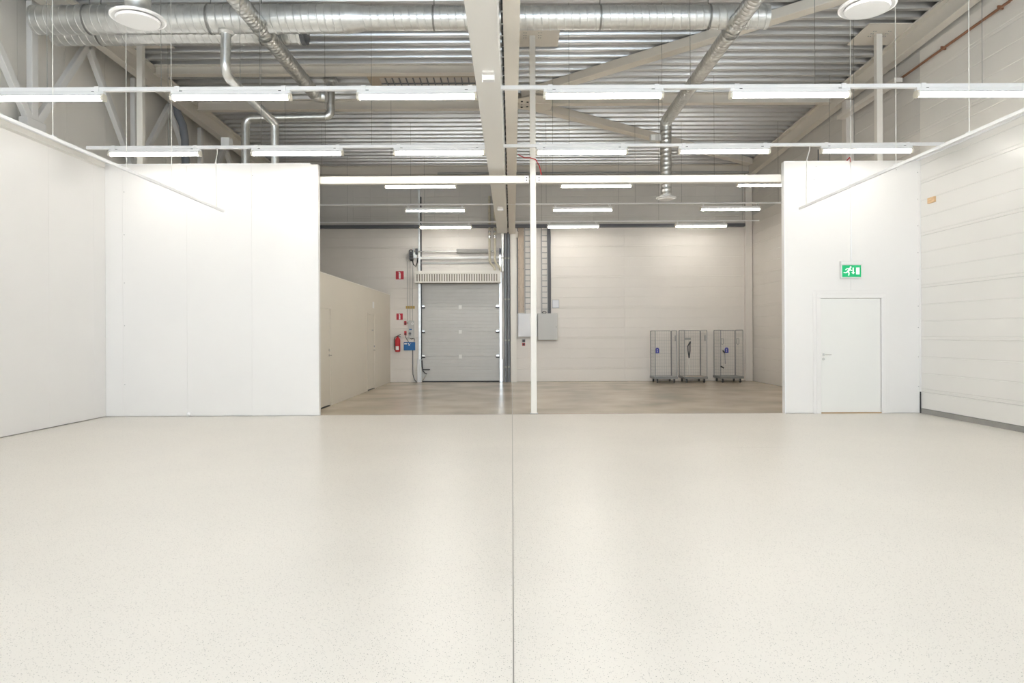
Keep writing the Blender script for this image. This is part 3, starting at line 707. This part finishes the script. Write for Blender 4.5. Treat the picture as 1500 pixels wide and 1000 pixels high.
def bay_fixture(y, zt):
    t = thing('bay_tube_light', (0, y, zt), '', 'tube light', 'fluorescent tube lights of the loading bay')
    obj('body', B((-.77, .77, y-.03, y+.03, zt-.045, zt)), 'fix_white', t, bevel=.004)
    bm = bmesh.new()
    for s in (-1, 1): prism(bm, [(y+s*.028, zt-.045), (y+s*.032, zt-.039), (y+s*.060, zt-.064), (y+s*.058, zt-.069)], 'x', -.76, .76)
    obj('reflector', bm, 'fix_white', t)
    bm = bmesh.new(); cyl(bm, (-.75, y, zt-.08), (.75, y, zt-.08), .027, 14); obj('tube', bm, 'bay_tube', t, True)
    for s in (-1, 1):
        bm = bmesh.new(); tube(bm, [(s*.70, y, zt), (s*.72, y-.03, zt+.05), (s*.70, y, zt+.10), (s*.68, y+.03, zt+.06), (s*.69, y, zt+.0)], .008, 6); obj('hook', bm, 'rail_white', t)
        obj('end_cap', B((s*.75, s*.78, y-.05, y+.05, zt-.10, zt-.02)), 'cap_cream', t)
    return t
bf = bay_fixture(0, 4.79)
used = False
bay_lab = {14.8: 'hidden behind the white header beam', 17.65: 'in the middle of the loading bay', 20.4: 'close to the back wall of the bay'}
bay_row = {14.8: 'row just behind the header beam', 17.65: 'middle row of the bay', 20.4: 'row nearest the back wall'}
for y in (14.8, 17.65, 20.4):
    r = thing('bay_rail', (0, y, 4.87), 'thin white conduit rail of the lights '+bay_lab[y], 'light rail', 'thin rails of the loading bay')
    bm = bmesh.new(); cyl(bm, (-7.4, y, 4.875), (7.4, y, 4.875), .022, 8); obj('conduit', bm, 'rail_white', r, True)
    for wx in (-4.9, -2.6, .9, 3.2, 4.4, 6.9):
        bm = bmesh.new(); cyl(bm, (wx, y, 4.89), (wx, y, deck(y)+.02), .0035, 5); obj('suspension_wire', bm, 'wire', r)
    for i, x in enumerate((-1.97, 1.84, 5.66)):
        lb = 'lit tube light in the %s, %s' % (bay_row[y], ['left of the wide beam', 'right of the white post', 'at the far right end'][i])
        if not used: bf.location = (x, y, 4.79); bf['label'] = lb; used = True
        else: dup(bf, (x, y, 4.79), lb)
# slim tracks hanging along both side walls
for s, lab in ((-1, 'slim white lighting track hanging along the left side of hall'), (1, 'slim white lighting track hanging along the right side of hall')):
    x = 5.1*s
    t = thing('lighting_track', (x, 6, 3.70), lab, 'lighting track', 'slim lighting tracks')
    obj('profile', B((x-.018, x+.018, -4, 12.08, 3.69, 3.725)), 'rail_white', t)
    for y in (-3, 1.5, 4.5, 7.6, 9.05, 10.25):
        bm = bmesh.new(); cyl(bm, (x, y, 3.72), (x, y, deck(y)+.02), .0045, 5); obj('suspension_wire', bm, 'wire_white', t)
        obj('hanger_clip', B((x-.022, x+.022, y-.03, y+.03, 3.72, 3.735)), 'rail_white', t)
    bm = bmesh.new(); tube(bm, [(x+.04, 11.74, 4.73), (x+.04, 11.76, 4.66), (x+.0, 11.78, 4.5), (x, 11.8, 4.1), (x, 11.8, 3.72)], .009, 6); obj('power_cable', bm, 'wire_white', t, True)

# ------------------------------------------------------------------ loading door and equipment on the back wall
ld = thing('door_4', (-1.65, YB, 0), 'grey sectional loading door with four ribbed sections', 'loading door', kind='structure')
SH = .79
def section_mesh():
    bm = bmesh.new(); pr = [(.05, .002), (.004, .002), (0, .008)]
    for k in range(1, 7): g = SH*k/7; pr += [(0, g-.012), (.004, g-.006), (.004, g+.006), (0, g+.012)]
    pr += [(0, SH-.012), (.006, SH-.003), (.05, SH-.003)]
    prism(bm, pr, 'x', DX0+.004, DX1-.004); return bm
yd = YB+.0
for k in range(4):
    if k == 0: obj('light_stop_sheet', B((DX0, DX1, YB+.055, YB+.075, 0, 3.31)), 'door_panel', ld); obj('top_fill', B((DX0, DX1, YB+.0, YB+.055, .03+4*SH, 3.31)), 'door_panel', ld)  # unseen sheet added behind the sections to stop sky light leaking through
    bm = section_mesh(); bmesh.ops.translate(bm, verts=bm.verts[:], vec=(0, yd, .03+k*SH)); s = obj('door_section', bm, 'door_panel', ld)
    if k < 3:
        obj('label_plate', B((-1.70, -1.60, yd-.012, yd, .03+(k+1)*SH-.07, .03+(k+1)*SH+.05)), 'white_print', s)
        for xx in (DX0+.06, DX1-.06):
            obj('hinge', B((xx-.05, xx+.05, yd-.03, yd, .03+(k+1)*SH-.05, .03+(k+1)*SH+.05)), 'chrome', s, bevel=.006)
            bm = bmesh.new(); cyl(bm, (xx-.06, yd-.03, .03+(k+1)*SH-.03), (xx+.06, yd-.03, .03+(k+1)*SH-.03), .022, 10); obj('roller', bm, 'dark', s, True)
obj('bottom_seal', B((DX0+.02, DX1-.02, yd-.005, yd+.045, 0, .03)), 'dark', ld)
def guide(x0, x1, lab):
    g = thing('door_guide', ((x0+x1)/2, YB-.04, 0), lab, 'door guide', 'loading door guide tracks')
    obj('track', B((x0, x1, YB-.06, YB-.0, 0, 4.15)), 'galv', g)
    return g
g1 = guide(-2.975, -2.90, 'galvanised upright guide on the left of the loading door')
obj('rubber_seal', B((-2.90, -2.872, YB-.055, YB-.0, .72, 3.3)), 'dark', g1)
obj('impact_post', B((-3.01, -2.915, YB-.16, YB-.062, 0, .73)), 'cab_white', g1, bevel=.006)
obj('dark_upright', B((-2.905, -2.87, YB-.07, YB-.0, 3.5, 5.9)), 'dark', g1); obj('upright', B((-2.975, -2.915, YB-.05, YB, 4.15, 6.6)), 'galv', g1)
bm = bmesh.new(); tube(bm, [(-2.87, YB-.08, .70), (-2.86, YB-.10, .5), (-2.83, YB-.12, .36), (-2.76, YB-.1, .28), (-2.72, YB-.05, .27)], .018, 8)
tube(bm, [(-2.86, YB-.09, .40), (-2.70, YB-.06, .40), (-2.62, YB-.04, .40)], .02, 8); obj('hose_cable', bm, 'dark', g1, True)
bm = bmesh.new(); tube(bm, [(-2.86, YB-.08, .05), (-2.82, YB-.09, .10), (-2.75, YB-.08, .2), (-2.72, YB-.06, .28)], .014, 8); obj('spring_coil', bm, 'chrome', g1, True)
g2 = guide(-.395, -.325, 'bright galvanised upright guide on the right of the loading door')
obj('impact_post', B((-.40, -.30, YB-.15, YB-.062, 0, .73)), 'galv', g2, bevel=.006)
# shaft, spring, tubes above the door
sh = thing('spring_shaft', (-1.65, YB-.14, 4.15), 'door lifting shaft with a thick grey coil spring', 'door mechanism')
bm = bmesh.new(); cyl(bm, (-3.1, YB-.12, 4.15), (-.30, YB-.12, 4.15), .022, 12); obj('shaft', bm, 'chrome', sh, True)
bm = bmesh.new(); pts = [(-1.70+.9*i/400, YB-.12+.065*math.cos(i*.55), 4.15+.065*math.sin(i*.55)) for i in range(401)]; tube(bm, pts, .013, 6); obj('coil_spring', bm, 'mid_grey', sh, True)
for x in (-1.71, -.79):
    bm = bmesh.new(); cyl(bm, (x-.04, YB-.12, 4.15), (x+.04, YB-.12, 4.15), .075, 16); obj('spring_plug', bm, 'mid_grey', sh, True)
for x, sg in ((-3.02, -1), (-.36, 1)):
    bm = bmesh.new(); cyl(bm, (x-.03, YB-.12, 4.15), (x+.03, YB-.12, 4.15), .10, 18); dr = obj('cable_drum', bm, 'dark_grey' , sh, True)
    obj('bearing_plate', B((x-.045+sg*.05, x-.035+sg*.05, YB-.2, YB-.001, 4.03, 4.27)), 'galv', sh)
bt = thing('door_tube', (-1.65, YB-.1, 3.94), 'white horizontal tube and bar above the loading door', 'door mechanism')
bm = bmesh.new(); cyl(bm, (-2.95, YB-.10, 3.945), (-.33, YB-.10, 3.945), .043, 14); obj('tube', bm, 'rail_white', bt, True)
obj('bar', B((-2.9, -.40, YB-.06, YB-.001, 3.765, 3.815)), 'mid_grey', bt)
for x in (-2.93, -.36): obj('bracket', B((x-.03, x+.03, YB-.15, YB-.001, 3.72, 4.0)), 'galv', bt)
mo = thing('door_motor', (-3.17, YB-.15, 3.85), 'black door drive motor left of the loading door', 'motor')
obj('housing', B((-3.235, -3.12, YB-.26, YB-.06, 3.86, 4.20)), 'dark', mo, bevel=.02)
for k in range(5): obj('cooling_fin', B((-3.24, -3.115, YB-.265, YB-.255, 3.90+k*.05, 3.92+k*.05)), 'dark_grey', mo)
obj('mount', B((-3.16, -3.02, YB-.10, YB-.001, 3.95, 4.12)), 'galv', mo)
bm = bmesh.new(); cyl(bm, (-3.175, YB-.262, 4.15), (-3.175, YB-.275, 4.15), .02, 10); obj('indicator', bm, 'white_print', mo)
bm = bmesh.new(); tube(bm, [(-3.15, YB-.15, 3.87), (-3.12, YB-.14, 3.74), (-3.05, YB-.13, 3.68), (-3.0, YB-.12, 3.80), (-2.98, YB-.1, 3.95)], .016, 8); obj('cable_loop', bm, 'dark', mo, True)
# air curtain
ac = thing('air_curtain', (-1.70, YB-.25, 3.12), 'cream air curtain heater with slotted grille above loading door', 'air curtain')
obj('casing', B((-3.045, -.35, YB-.42, YB-.07, 3.14, 3.16), (-3.045, -.35, YB-.42, YB-.07, 3.43, 3.51), (-3.045, -3.0, YB-.42, YB-.07, 3.16, 3.43), (-.40, -.35, YB-.42, YB-.07, 3.16, 3.43), (-3.0, -.40, YB-.40, YB-.07, 3.16, 3.43)), 'cream_light', ac)
for k in range(33):
    x = -2.985+k*.078; obj('grille_slot', B((x, x+.036, YB-.404, YB-.399, 3.185, 3.41)), 'grille', ac)
obj('outlet', B((-2.9, -.45, YB-.30, YB-.16, 3.12, 3.14)), 'grille', ac)
for x in (-2.8, -.55): obj('wall_bracket', B((x-.03, x+.03, YB-.07, YB-.001, 3.2, 3.5)), 'galv', ac)
for x in (-.70, -.53):
    bm = bmesh.new(); tube(bm, [(x, YB-.12, 5.9), (x, YB-.12, 4.0)]+bend((x, YB-.2, 4.0), (x, YB-.2, 3.80), (x+.16, YB-.22, 3.62), .08)+[(x+.16, YB-.24, 3.62), (x+.17, YB-.26, 3.50)], .036, 12)
    h = obj('heating_pipe', bm, 'insul', ac, True)
    bm = bmesh.new(); cyl(bm, (x, YB-.12, 4.56), (x, YB-.12, 4.66), .05, 12); obj('valve', bm, 'chrome', h, True)
    bm = bmesh.new(); cyl(bm, (x, YB-.12, 4.74), (x, YB-.12, 4.80), .047, 12); obj('valve', bm, 'chrome', h, True)
# grey drain pipes right of the door
for i, (x, r, m, lb, zt) in enumerate(((-.285, .042, 'galv', 'bright galvanised downpipe right of the loading door', 4.9), (-.20, .045, 'pipe_grey', 'dark grey downpipe between bright pipe and cream column', 4.75), (-.10, .045, 'pipe_grey', 'dark grey downpipe touching the cream back column', 4.75))):
    d = thing('downpipe', (x, YB-.10, 0), lb, 'pipe', 'downpipes beside the loading door')
    yy = YB-.22 if i == 0 else YB-.10
    bm = bmesh.new(); cyl(bm, (x, yy, 0 if i else 3.5), (x, yy, zt), r, 14); obj('pipe_run', bm, m, d, True)
    if i == 0: obj('pipe_bend', (lambda b: (tube(b, [(x, yy, 4.88), (x-.01, yy-.1, 4.98), (x-.02, 21.2, 5.02)], r, 14), b)[1])(bmesh.new()), m, d, True)
    for z in (.45, 1.3, 2.6, 3.9):
        if i == 0 and z < 3.5: continue
        bm = bmesh.new(); cyl(bm, (x, yy, z), (x, yy, z+.05), r+.006, 14); box(bm, x-.012, x+.012, yy, YB, z+.01, z+.04); obj('pipe_clamp', bm, 'mid_grey', d)
# plywood strip, cable ladders, bundle
pw = setp(obj('plywood_strip', B((.205, .395, YB-.025, YB-.001, 2.20, 4.90)), 'plywood'), 'brown plywood strip fixed upright beside the cream column', 'plywood')
for z in (2.4, 3.0, 3.6, 4.2, 4.8):
    for x in (.225, .375):
        bm = bmesh.new(); cyl(bm, (x, YB-.03, z), (x, YB-.024, z), .009, 6); obj('screw', bm, 'dark', pw)
setp(obj('dark_conduit', B((.175, .198, YB-.03, YB-.001, 2.17, 4.90)), 'dark_grey'), 'thin dark conduit left of the plywood strip', 'conduit')
for a, b, lab in ((.42, .60, 'narrow cable ladder between plywood strip and white post'), (.955, 1.14, 'narrow cable ladder beside the dark cable bundle')):
    l = thing('cable_ladder', ((a+b)/2, YB-.05, 2.2), lab, 'cable ladder', 'upright cable ladders')
    for x in (a, b): obj('side_rail', B((x-.012, x+.012, YB-.07, YB-.001, 2.172, 4.93)), 'mid_grey', l)
    for k in range(15): obj('rung', B((a+.012, b-.012, YB-.045, YB-.03, 2.30+k*.18, 2.325+k*.18)), 'mid_grey', l)
bu = thing('cable_bundle', (1.195, YB-.08, 2.17), 'thick dark bundle of cables running up the back wall', 'cables')
for k, (dx, dy) in enumerate(((-.03, 0), (.0, -.015), (.03, 0), (-.015, .03), (.018, .03))):
    bm = bmesh.new(); tube(bm, [(1.195+dx, YB-.06+dy, 2.172), (1.20+dx, YB-.06+dy, 3.2), (1.192+dx, YB-.06+dy, 4.2), (1.18+dx+.02*math.sin(k), YB-.06+dy, 4.6), (1.185+dx, YB-.06+dy, 4.9)], .02, 8); obj('cable', bm, 'dark_grey', bu, True)
tryy = thing('cable_tray', (.8, YB-.12, 4.9), 'long dark cable tray across the back wall above the door', 'cable tray')
obj('tray', B((XO, 7.40, YB-.20, YB-.17, 4.90, 4.99), (XO, 7.40, YB-.17, YB-.001, 4.90, 4.91)), 'dark_grey', tryy)
bm = bmesh.new()
for k in range(4): cyl(bm, (XO, YB-.15+.035*k, 4.935), (7.3, YB-.15+.035*k, 4.935), .018, 6)
obj('cables', bm, 'dark', tryy, True)
# cabinets
def cabinet(x0, x1, z0, z1, dep, m, lab):
    c = thing('electrical_cabinet', ((x0+x1)/2, YB, z0), lab, 'cabinet', 'electrical cabinets on the back wall')
    obj('body', B((x0, x1, YB-dep+.02, YB-.001, z0, z1)), m, c, bevel=.004)
    d = obj('door', B((x0+.008, x1-.008, YB-dep, YB-dep+.018, z0+.008, z1-.008)), m, c, bevel=.005)
    obj('lock', B((x1-.05, x1-.03, YB-dep-.008, YB-dep, (z0+z1)/2-.03, (z0+z1)/2+.03)), 'mid_grey', d)
    return c
cabinet(.195, .80, 1.43, 2.168, .20, 'cab_white', 'white electrical cabinet on back wall left of the post')
c2 = cabinet(.815, 1.435, 1.32, 2.168, .26, 'cab_grey', 'grey electrical cabinet on back wall right of the post')
bm = bmesh.new(); tube(bm, [(1.03+.06*math.cos(t*PI/6), YB-.12, 2.20+.03*math.sin(t*PI/6)) for t in range(13)], .012, 6); obj('cable_coil', bm, 'dark', c2, True)
for i, z in enumerate((1.30, 1.19)):
    s = thing('wall_socket', (.37, YB, z), '%s dark red wall socket under the white electrical cabinet' % ('upper', 'lower')[i], 'socket', 'sockets under the cabinet')
    obj('base', B((.325, .415, YB-.03, YB-.001, z-.045, z+.045)), 'red' if i else 'dark_grey', s, bevel=.006)
    bm = bmesh.new(); cyl(bm, (.37, YB-.05, z), (.37, YB-.03, z), .034, 14); obj('cap', bm, 'dark', s, True)
wp = thing('wall_panel_box', (1.40, YB, 2.34), 'small pale wall panel beside the dark cable bundle', 'panel')
obj('plate', B((1.295, 1.50, YB-.04, YB-.001, 2.35, 2.60)), 'cab_white', wp, bevel=.006); obj('rim', B((1.285, 1.51, YB-.012, YB-.0005, 2.34, 2.61)), 'mid_grey', wp)

# signs, extinguisher, controls left of the loading door
def fire_sign(x0, x1, z0, z1, lab):
    t = thing('fire_sign', ((x0+x1)/2, YB, z0), lab, 'sign', 'red fire equipment signs')
    obj('plate', B((x0, x1, YB-.010, YB-.001, z0, z1)), 'red_sign', t)
    w = x1-x0; h = z1-z0; cx = (x0+x1)/2
    bm = B((cx-.12*w, cx+.12*w, YB-.013, YB-.0102, z0+.08*h, z0+.72*h)); prism(bm, [(cx-.12*w, z0+.74*h), (cx+.12*w, z0+.74*h), (cx+.05*w, z0+.84*h), (cx+.05*w, z0+.92*h), (cx-.20*w, z0+.92*h), (cx-.20*w, z0+.88*h), (cx-.05*w, z0+.86*h)], 'y', YB-.013, YB-.0102)
    obj('extinguisher_symbol', bm, 'white_print', t)
    return t
fire_sign(-3.70, -3.45, 3.28, 3.54, 'larger red fire extinguisher sign high on the back wall')
fire_sign(-3.685, -3.485, 1.99, 2.19, 'smaller red fire extinguisher sign right above the extinguisher')
fe = thing('fire_extinguisher', (-3.64, YB-.11, .97), 'red fire extinguisher hanging on the wall beside blue panel', 'fire extinguisher')
bm = bmesh.new(); seg = 20; cx, cy = -3.635, YB-.11
prof = [(.0, .975), (.075, .975), (.085, .99), (.085, 1.34), (.072, 1.39), (.04, 1.425), (.026, 1.44), (.026, 1.46), (0, 1.46)]
rings = [[bm.verts.new((cx+max(a, .0005)*math.cos(2*PI*i/seg), cy+max(a, .0005)*math.sin(2*PI*i/seg), z)) for i in range(seg)] for a, z in prof]
for p, q in zip(rings, rings[1:]):
    for i in range(seg): bm.faces.new((p[i], p[(i+1) % seg], q[(i+1) % seg], q[i]))
bmesh.ops.recalc_face_normals(bm, faces=bm.faces[:]); obj('cylinder', bm, 'red', fe, True)
bm = bmesh.new(); cyl(bm, (cx, cy, 1.44), (cx, cy, 1.48), .022, 10); tube(bm, [(cx, cy, 1.475), (cx+.05, cy-.01, 1.50), (cx+.10, cy-.01, 1.53)], .010, 6); tube(bm, [(cx, cy, 1.46), (cx+.06, cy-.01, 1.465), (cx+.10, cy-.01, 1.45)], .008, 6); obj('valve_handle', bm, 'dark', fe, True)
bm = bmesh.new(); tube(bm, [(cx-.02, cy-.01, 1.46), (cx-.08, cy-.02, 1.44), (cx-.105, cy-.02, 1.36), (cx-.105, cy-.02, 1.15), (cx-.09, cy-.03, 1.03)], .012, 8); obj('hose', bm, 'dark', fe, True)
bm = bmesh.new(); a0 = -2.2
for i in range(6):
    t0 = -PI/2+(-.6+.2*i); t1_ = t0+.2
    q = [(cx+.0865*math.cos(t), cy+.0865*math.sin(t), z) for t in (t0, t1_) for z in (1.03, 1.15)]
    v = [bm.verts.new(p) for p in q]; bm.faces.new((v[0], v[2], v[3], v[1]))
obj('paper_label', bm, 'white_print', fe)
obj('wall_bracket', B((cx-.03, cx+.03, YB-.03, YB-.001, 1.1, 1.45)), 'mid_grey', fe)
bl = thing('blue_panel', (-3.27, YB, 1.01), 'blue notice panel with white print beside the extinguisher', 'panel')
obj('board', B((-3.455, -3.09, YB-.035, YB-.001, 1.015, 1.275)), 'blue', bl, bevel=.006)
obj('white_print', B((-3.435, -3.35, YB-.037, YB-.035, 1.205, 1.25), (-3.32, -3.29, YB-.037, YB-.035, 1.215, 1.25), (-3.30, -3.26, YB-.037, YB-.035, 1.17, 1.205), (-3.26, -3.22, YB-.037, YB-.035, 1.225, 1.235)), 'white_print', bl)
bm = bmesh.new(); tube(bm, [(-3.17, YB-.03, 1.02), (-3.17, YB-.03, .4), (-3.165, YB-.03, .25), (-3.12, YB-.04, .08), (-3.05, YB-.05, .012)], .014, 8); obj('floor_cable', bm, 'dark_grey', bl, True)
cbx = thing('door_control', (-3.21, YB, 1.38), 'grey door control box with round buttons above blue panel', 'control box')
obj('case', B((-3.30, -3.12, YB-.06, YB-.001, 1.40, 1.96)), 'cab_grey', cbx, bevel=.008)
for (x, z, r, m) in ((-3.17, 1.86, .038, 'white_print'), (-3.17, 1.86, .012, 'dark'), (-3.25, 1.55, .042, 'dark_grey'), (-3.25, 1.50, .03, 'mid_grey'), (-3.21, 1.68, .02, 'blue'), (-3.25, 1.68, .02, 'blue')):
    bm = bmesh.new(); cyl(bm, (x, YB-.06, z), (x, YB-.072-(.004 if r < .015 else 0), z), r, 16); obj('button', bm, m, cbx, True)
bm = bmesh.new(); tube(bm, [(-3.15, YB-.05, 1.41), (-3.11, YB-.05, 1.38), (-3.12, YB-.04, 1.28)], .010, 6); tube(bm, [(-3.24, YB-.05, 1.41), (-3.20, YB-.05, 1.37), (-3.15, YB-.05, 1.41)], .010, 6); obj('cable_loop', bm, 'dark', cbx, True)
for i, z in enumerate((1.88, 1.56)):
    s = thing('red_switch', (-3.40, YB, z-.06), '%s red and black isolator switch left of the control box' % ('upper', 'lower')[i], 'switch', 'red isolator switches')
    obj('case', B((-3.435, -3.365, YB-.05, YB-.001, z-.06, z+.07)), 'red', s, bevel=.006)
    obj('rocker', B((-3.42, -3.38, YB-.065, YB-.05, z-.05, z+.01)), 'dark', s)
    bm = bmesh.new(); tube(bm, [(-3.40, YB-.03, z-.055), (-3.385, YB-.03, z-.15), (-3.32, YB-.03, z-.24), (-3.30, YB-.03, z-.28)] if i else [(-3.37, YB-.03, z), (-3.33, YB-.03, z+.01), (-3.31, YB-.03, z)], .009, 6); obj('lead', bm, 'dark', s, True)
setp(obj('ochre_plate', B((-3.385, -3.10, YB-.012, YB-.001, 2.345, 2.43)), 'ochre'), 'small ochre yellow plate above the door control box', 'sign')
for i, x in enumerate((-3.33, -3.25, -3.17)):
    bm = bmesh.new(); tube(bm, [(x, YB-.012, 1.96 if i else 1.92), (x, YB-.012, 3.0), (x+.01*i, YB-.012, 3.86)], .007, 6)
    setp(obj('wall_cable', bm, 'mid_grey', smooth=True), ['left thin grey cable rising to the door motor', 'middle thin grey cable rising to the door motor', 'right thin grey cable rising to the door motor'][i], 'cable', 'thin cables up to the door motor')

# ------------------------------------------------------------------ roll cages
def roll_cage(x0, y0, w, d, h, lab, extra):
    c = thing('roll_cage', (x0+w/2, y0+d/2, 0), lab, 'roll cage', 'wire roll cages by the back wall')
    x1, y1 = x0+w, y0+d; zb_ = .17
    obj('platform', B((x0, x1, y0, y1, zb_-.03, zb_+.01)), 'mid_grey' if extra != 'strap' else 'plywood', c, bevel=.004)
    obj('platform_rim', B((x0-.01, x1+.01, y0-.012, y0, zb_-.045, zb_+.02), (x0-.01, x1+.01, y1, y1+.012, zb_-.045, zb_+.02), (x0-.012, x0, y0, y1, zb_-.045, zb_+.02), (x1, x1+.012, y0, y1, zb_-.045, zb_+.02)), 'zinc_wire', c)
    def panel(nm, pa, pb, nv, nh):
        pa, pb = Vector(pa), Vector(pb)
        bm = bmesh.new(); tube(bm, [pa+Vector((0, 0, zb_)), pa+Vector((0, 0, h-.03)), pa+(pb-pa)*.04+Vector((0, 0, h)), pb+(pa-pb)*.04+Vector((0, 0, h)), pb+Vector((0, 0, h-.03)), pb+Vector((0, 0, zb_))], .011, 6)
        f = obj(nm, bm, 'zinc_wire', c, True)
        bm = bmesh.new()
        for k in range(1, nv): p = pa+(pb-pa)*k/nv; tube(bm, [p+Vector((0, 0, zb_)), p+Vector((0, 0, h-.005))], .0024, 4)
        for k in range(1, nh): z = zb_+(h-zb_)*k/nh; tube(bm, [pa+Vector((0, 0, z)), pb+Vector((0, 0, z))], .0024, 4)
        m = obj('wire_mesh', bm, 'mesh_wire', f); m['kind'] = 'stuff'
        return f
    bp = panel('back_panel', (x0+.02, y1-.02, 0), (x1-.02, y1-.02, 0), 9, 14)
    panel('side_panel', (x0+.01, y0+.02, 0), (x0+.01, y1-.04, 0), 8, 14)
    panel('side_panel', (x1-.01, y0+.02, 0), (x1-.01, y1-.04, 0), 8, 14)
    for x in (x0+.08, x1-.08):
        for yk, y in enumerate((y0+.08, y1-.08)):
            bm = bmesh.new(); cyl(bm, (x-.015, y, .06), (x+.015, y, .06), .06, 16); k = obj('caster_wheel', bm, 'dark', c, True)
            obj('caster_fork', B((x-.024, x-.018, y-.03, y+.03, .05, .14), (x+.018, x+.024, y-.03, y+.03, .05, .14), (x-.03, x+.03, y-.035, y+.035, .125, .14)), 'zinc_wire', k)
    if extra in ('tag', 'tag_handles'):
        tx = x0+(.22 if extra == 'tag' else .41); tz = .98
        bm = bmesh.new(); prism(bm, [(tx-.06, tz-.09), (tx+.06, tz-.09), (tx+.06, tz+.04), (tx+.03, tz+.085), (tx-.03, tz+.085), (tx-.06, tz+.04)], 'y', y1-.045, y1-.035); tg = obj('blue_tag', bm, 'blue_tag', c); tg['label'] = 'blue tag with white mark'
        obj('tag_print', B((tx-.009, tx+.009, y1-.047, y1-.045, tz-.055, tz-.015), (tx-.009, tx+.009, y1-.047, y1-.045, tz+.0, tz+.04)), 'white_print', tg)
    if extra == 'strap':
        bm = bmesh.new(); px, py = x0+.155, y0+.015
        for off, zt in ((-.05, 1.13), (.015, 1.17)):
            tube(bm, [(px+.03, py, 1.27), (px+off, py-.005, zt), (px+off*.9, py-.008, .98), (px-.015, py-.005, .76)], .017, 6)
        s = obj('black_strap', bm, 'dark', c, True); s['label'] = 'black webbing strap'
        bm = bmesh.new(); tube(bm, [(px-.015, py, .76), (px-.03, py, .60), (px+.0, py, .45), (px-.01, py, .30)], .012, 6); obj('strap_tail', bm, 'wire_white', c, True)
        obj('name_plate', B((x0+.18, x0+.38, y1-.045, y1-.037, 1.31, 1.37)), 'mid_grey', c)
    if extra == 'tag_handles':
        for hx in (x0+.055, x0+.53):
            bm = bmesh.new(); tube(bm, [(hx-.035, y0+.01, 1.35), (hx-.035, y0-.0, 1.20), (hx, y0-.0, 1.16), (hx+.035, y0, 1.20), (hx+.035, y0+.01, 1.35), (hx-.035, y0+.01, 1.35)], .012, 6); obj('handle', bm, 'mid_grey', c, True)
        for p, q in (((x0+.07, y0, .99), (x0+.13, y0, .91)), ((x0-.0, y0, .51), (x0+.10, y0, .45))):
            bm = bmesh.new(); tube(bm, [p, q], .022, 6); obj('strap_end', bm, 'dark', c, True)
        bm = bmesh.new(); tube(bm, [(x0+.13, y0, .91), (x0+.14, y0, .58)], .008, 6); obj('strap_tail', bm, 'dark_grey', c)
    else:
        obj('label_clip', B((x1-.014, x1+.006, y0+.2, y0+.26, 1.28, 1.45)), 'mid_grey', c)
    return c
roll_cage(4.37, 20.86, .68, .76, 1.60, 'left wire roll cage with dark platform and blue tag', 'tag')
roll_cage(5.27, 20.86, .70, .76, 1.61, 'middle wire roll cage with a black strap hanging inside', 'strap')
roll_cage(6.37, 20.86, .70, .76, 1.61, 'right wire roll cage with grab handles and blue tag', 'tag_handles')
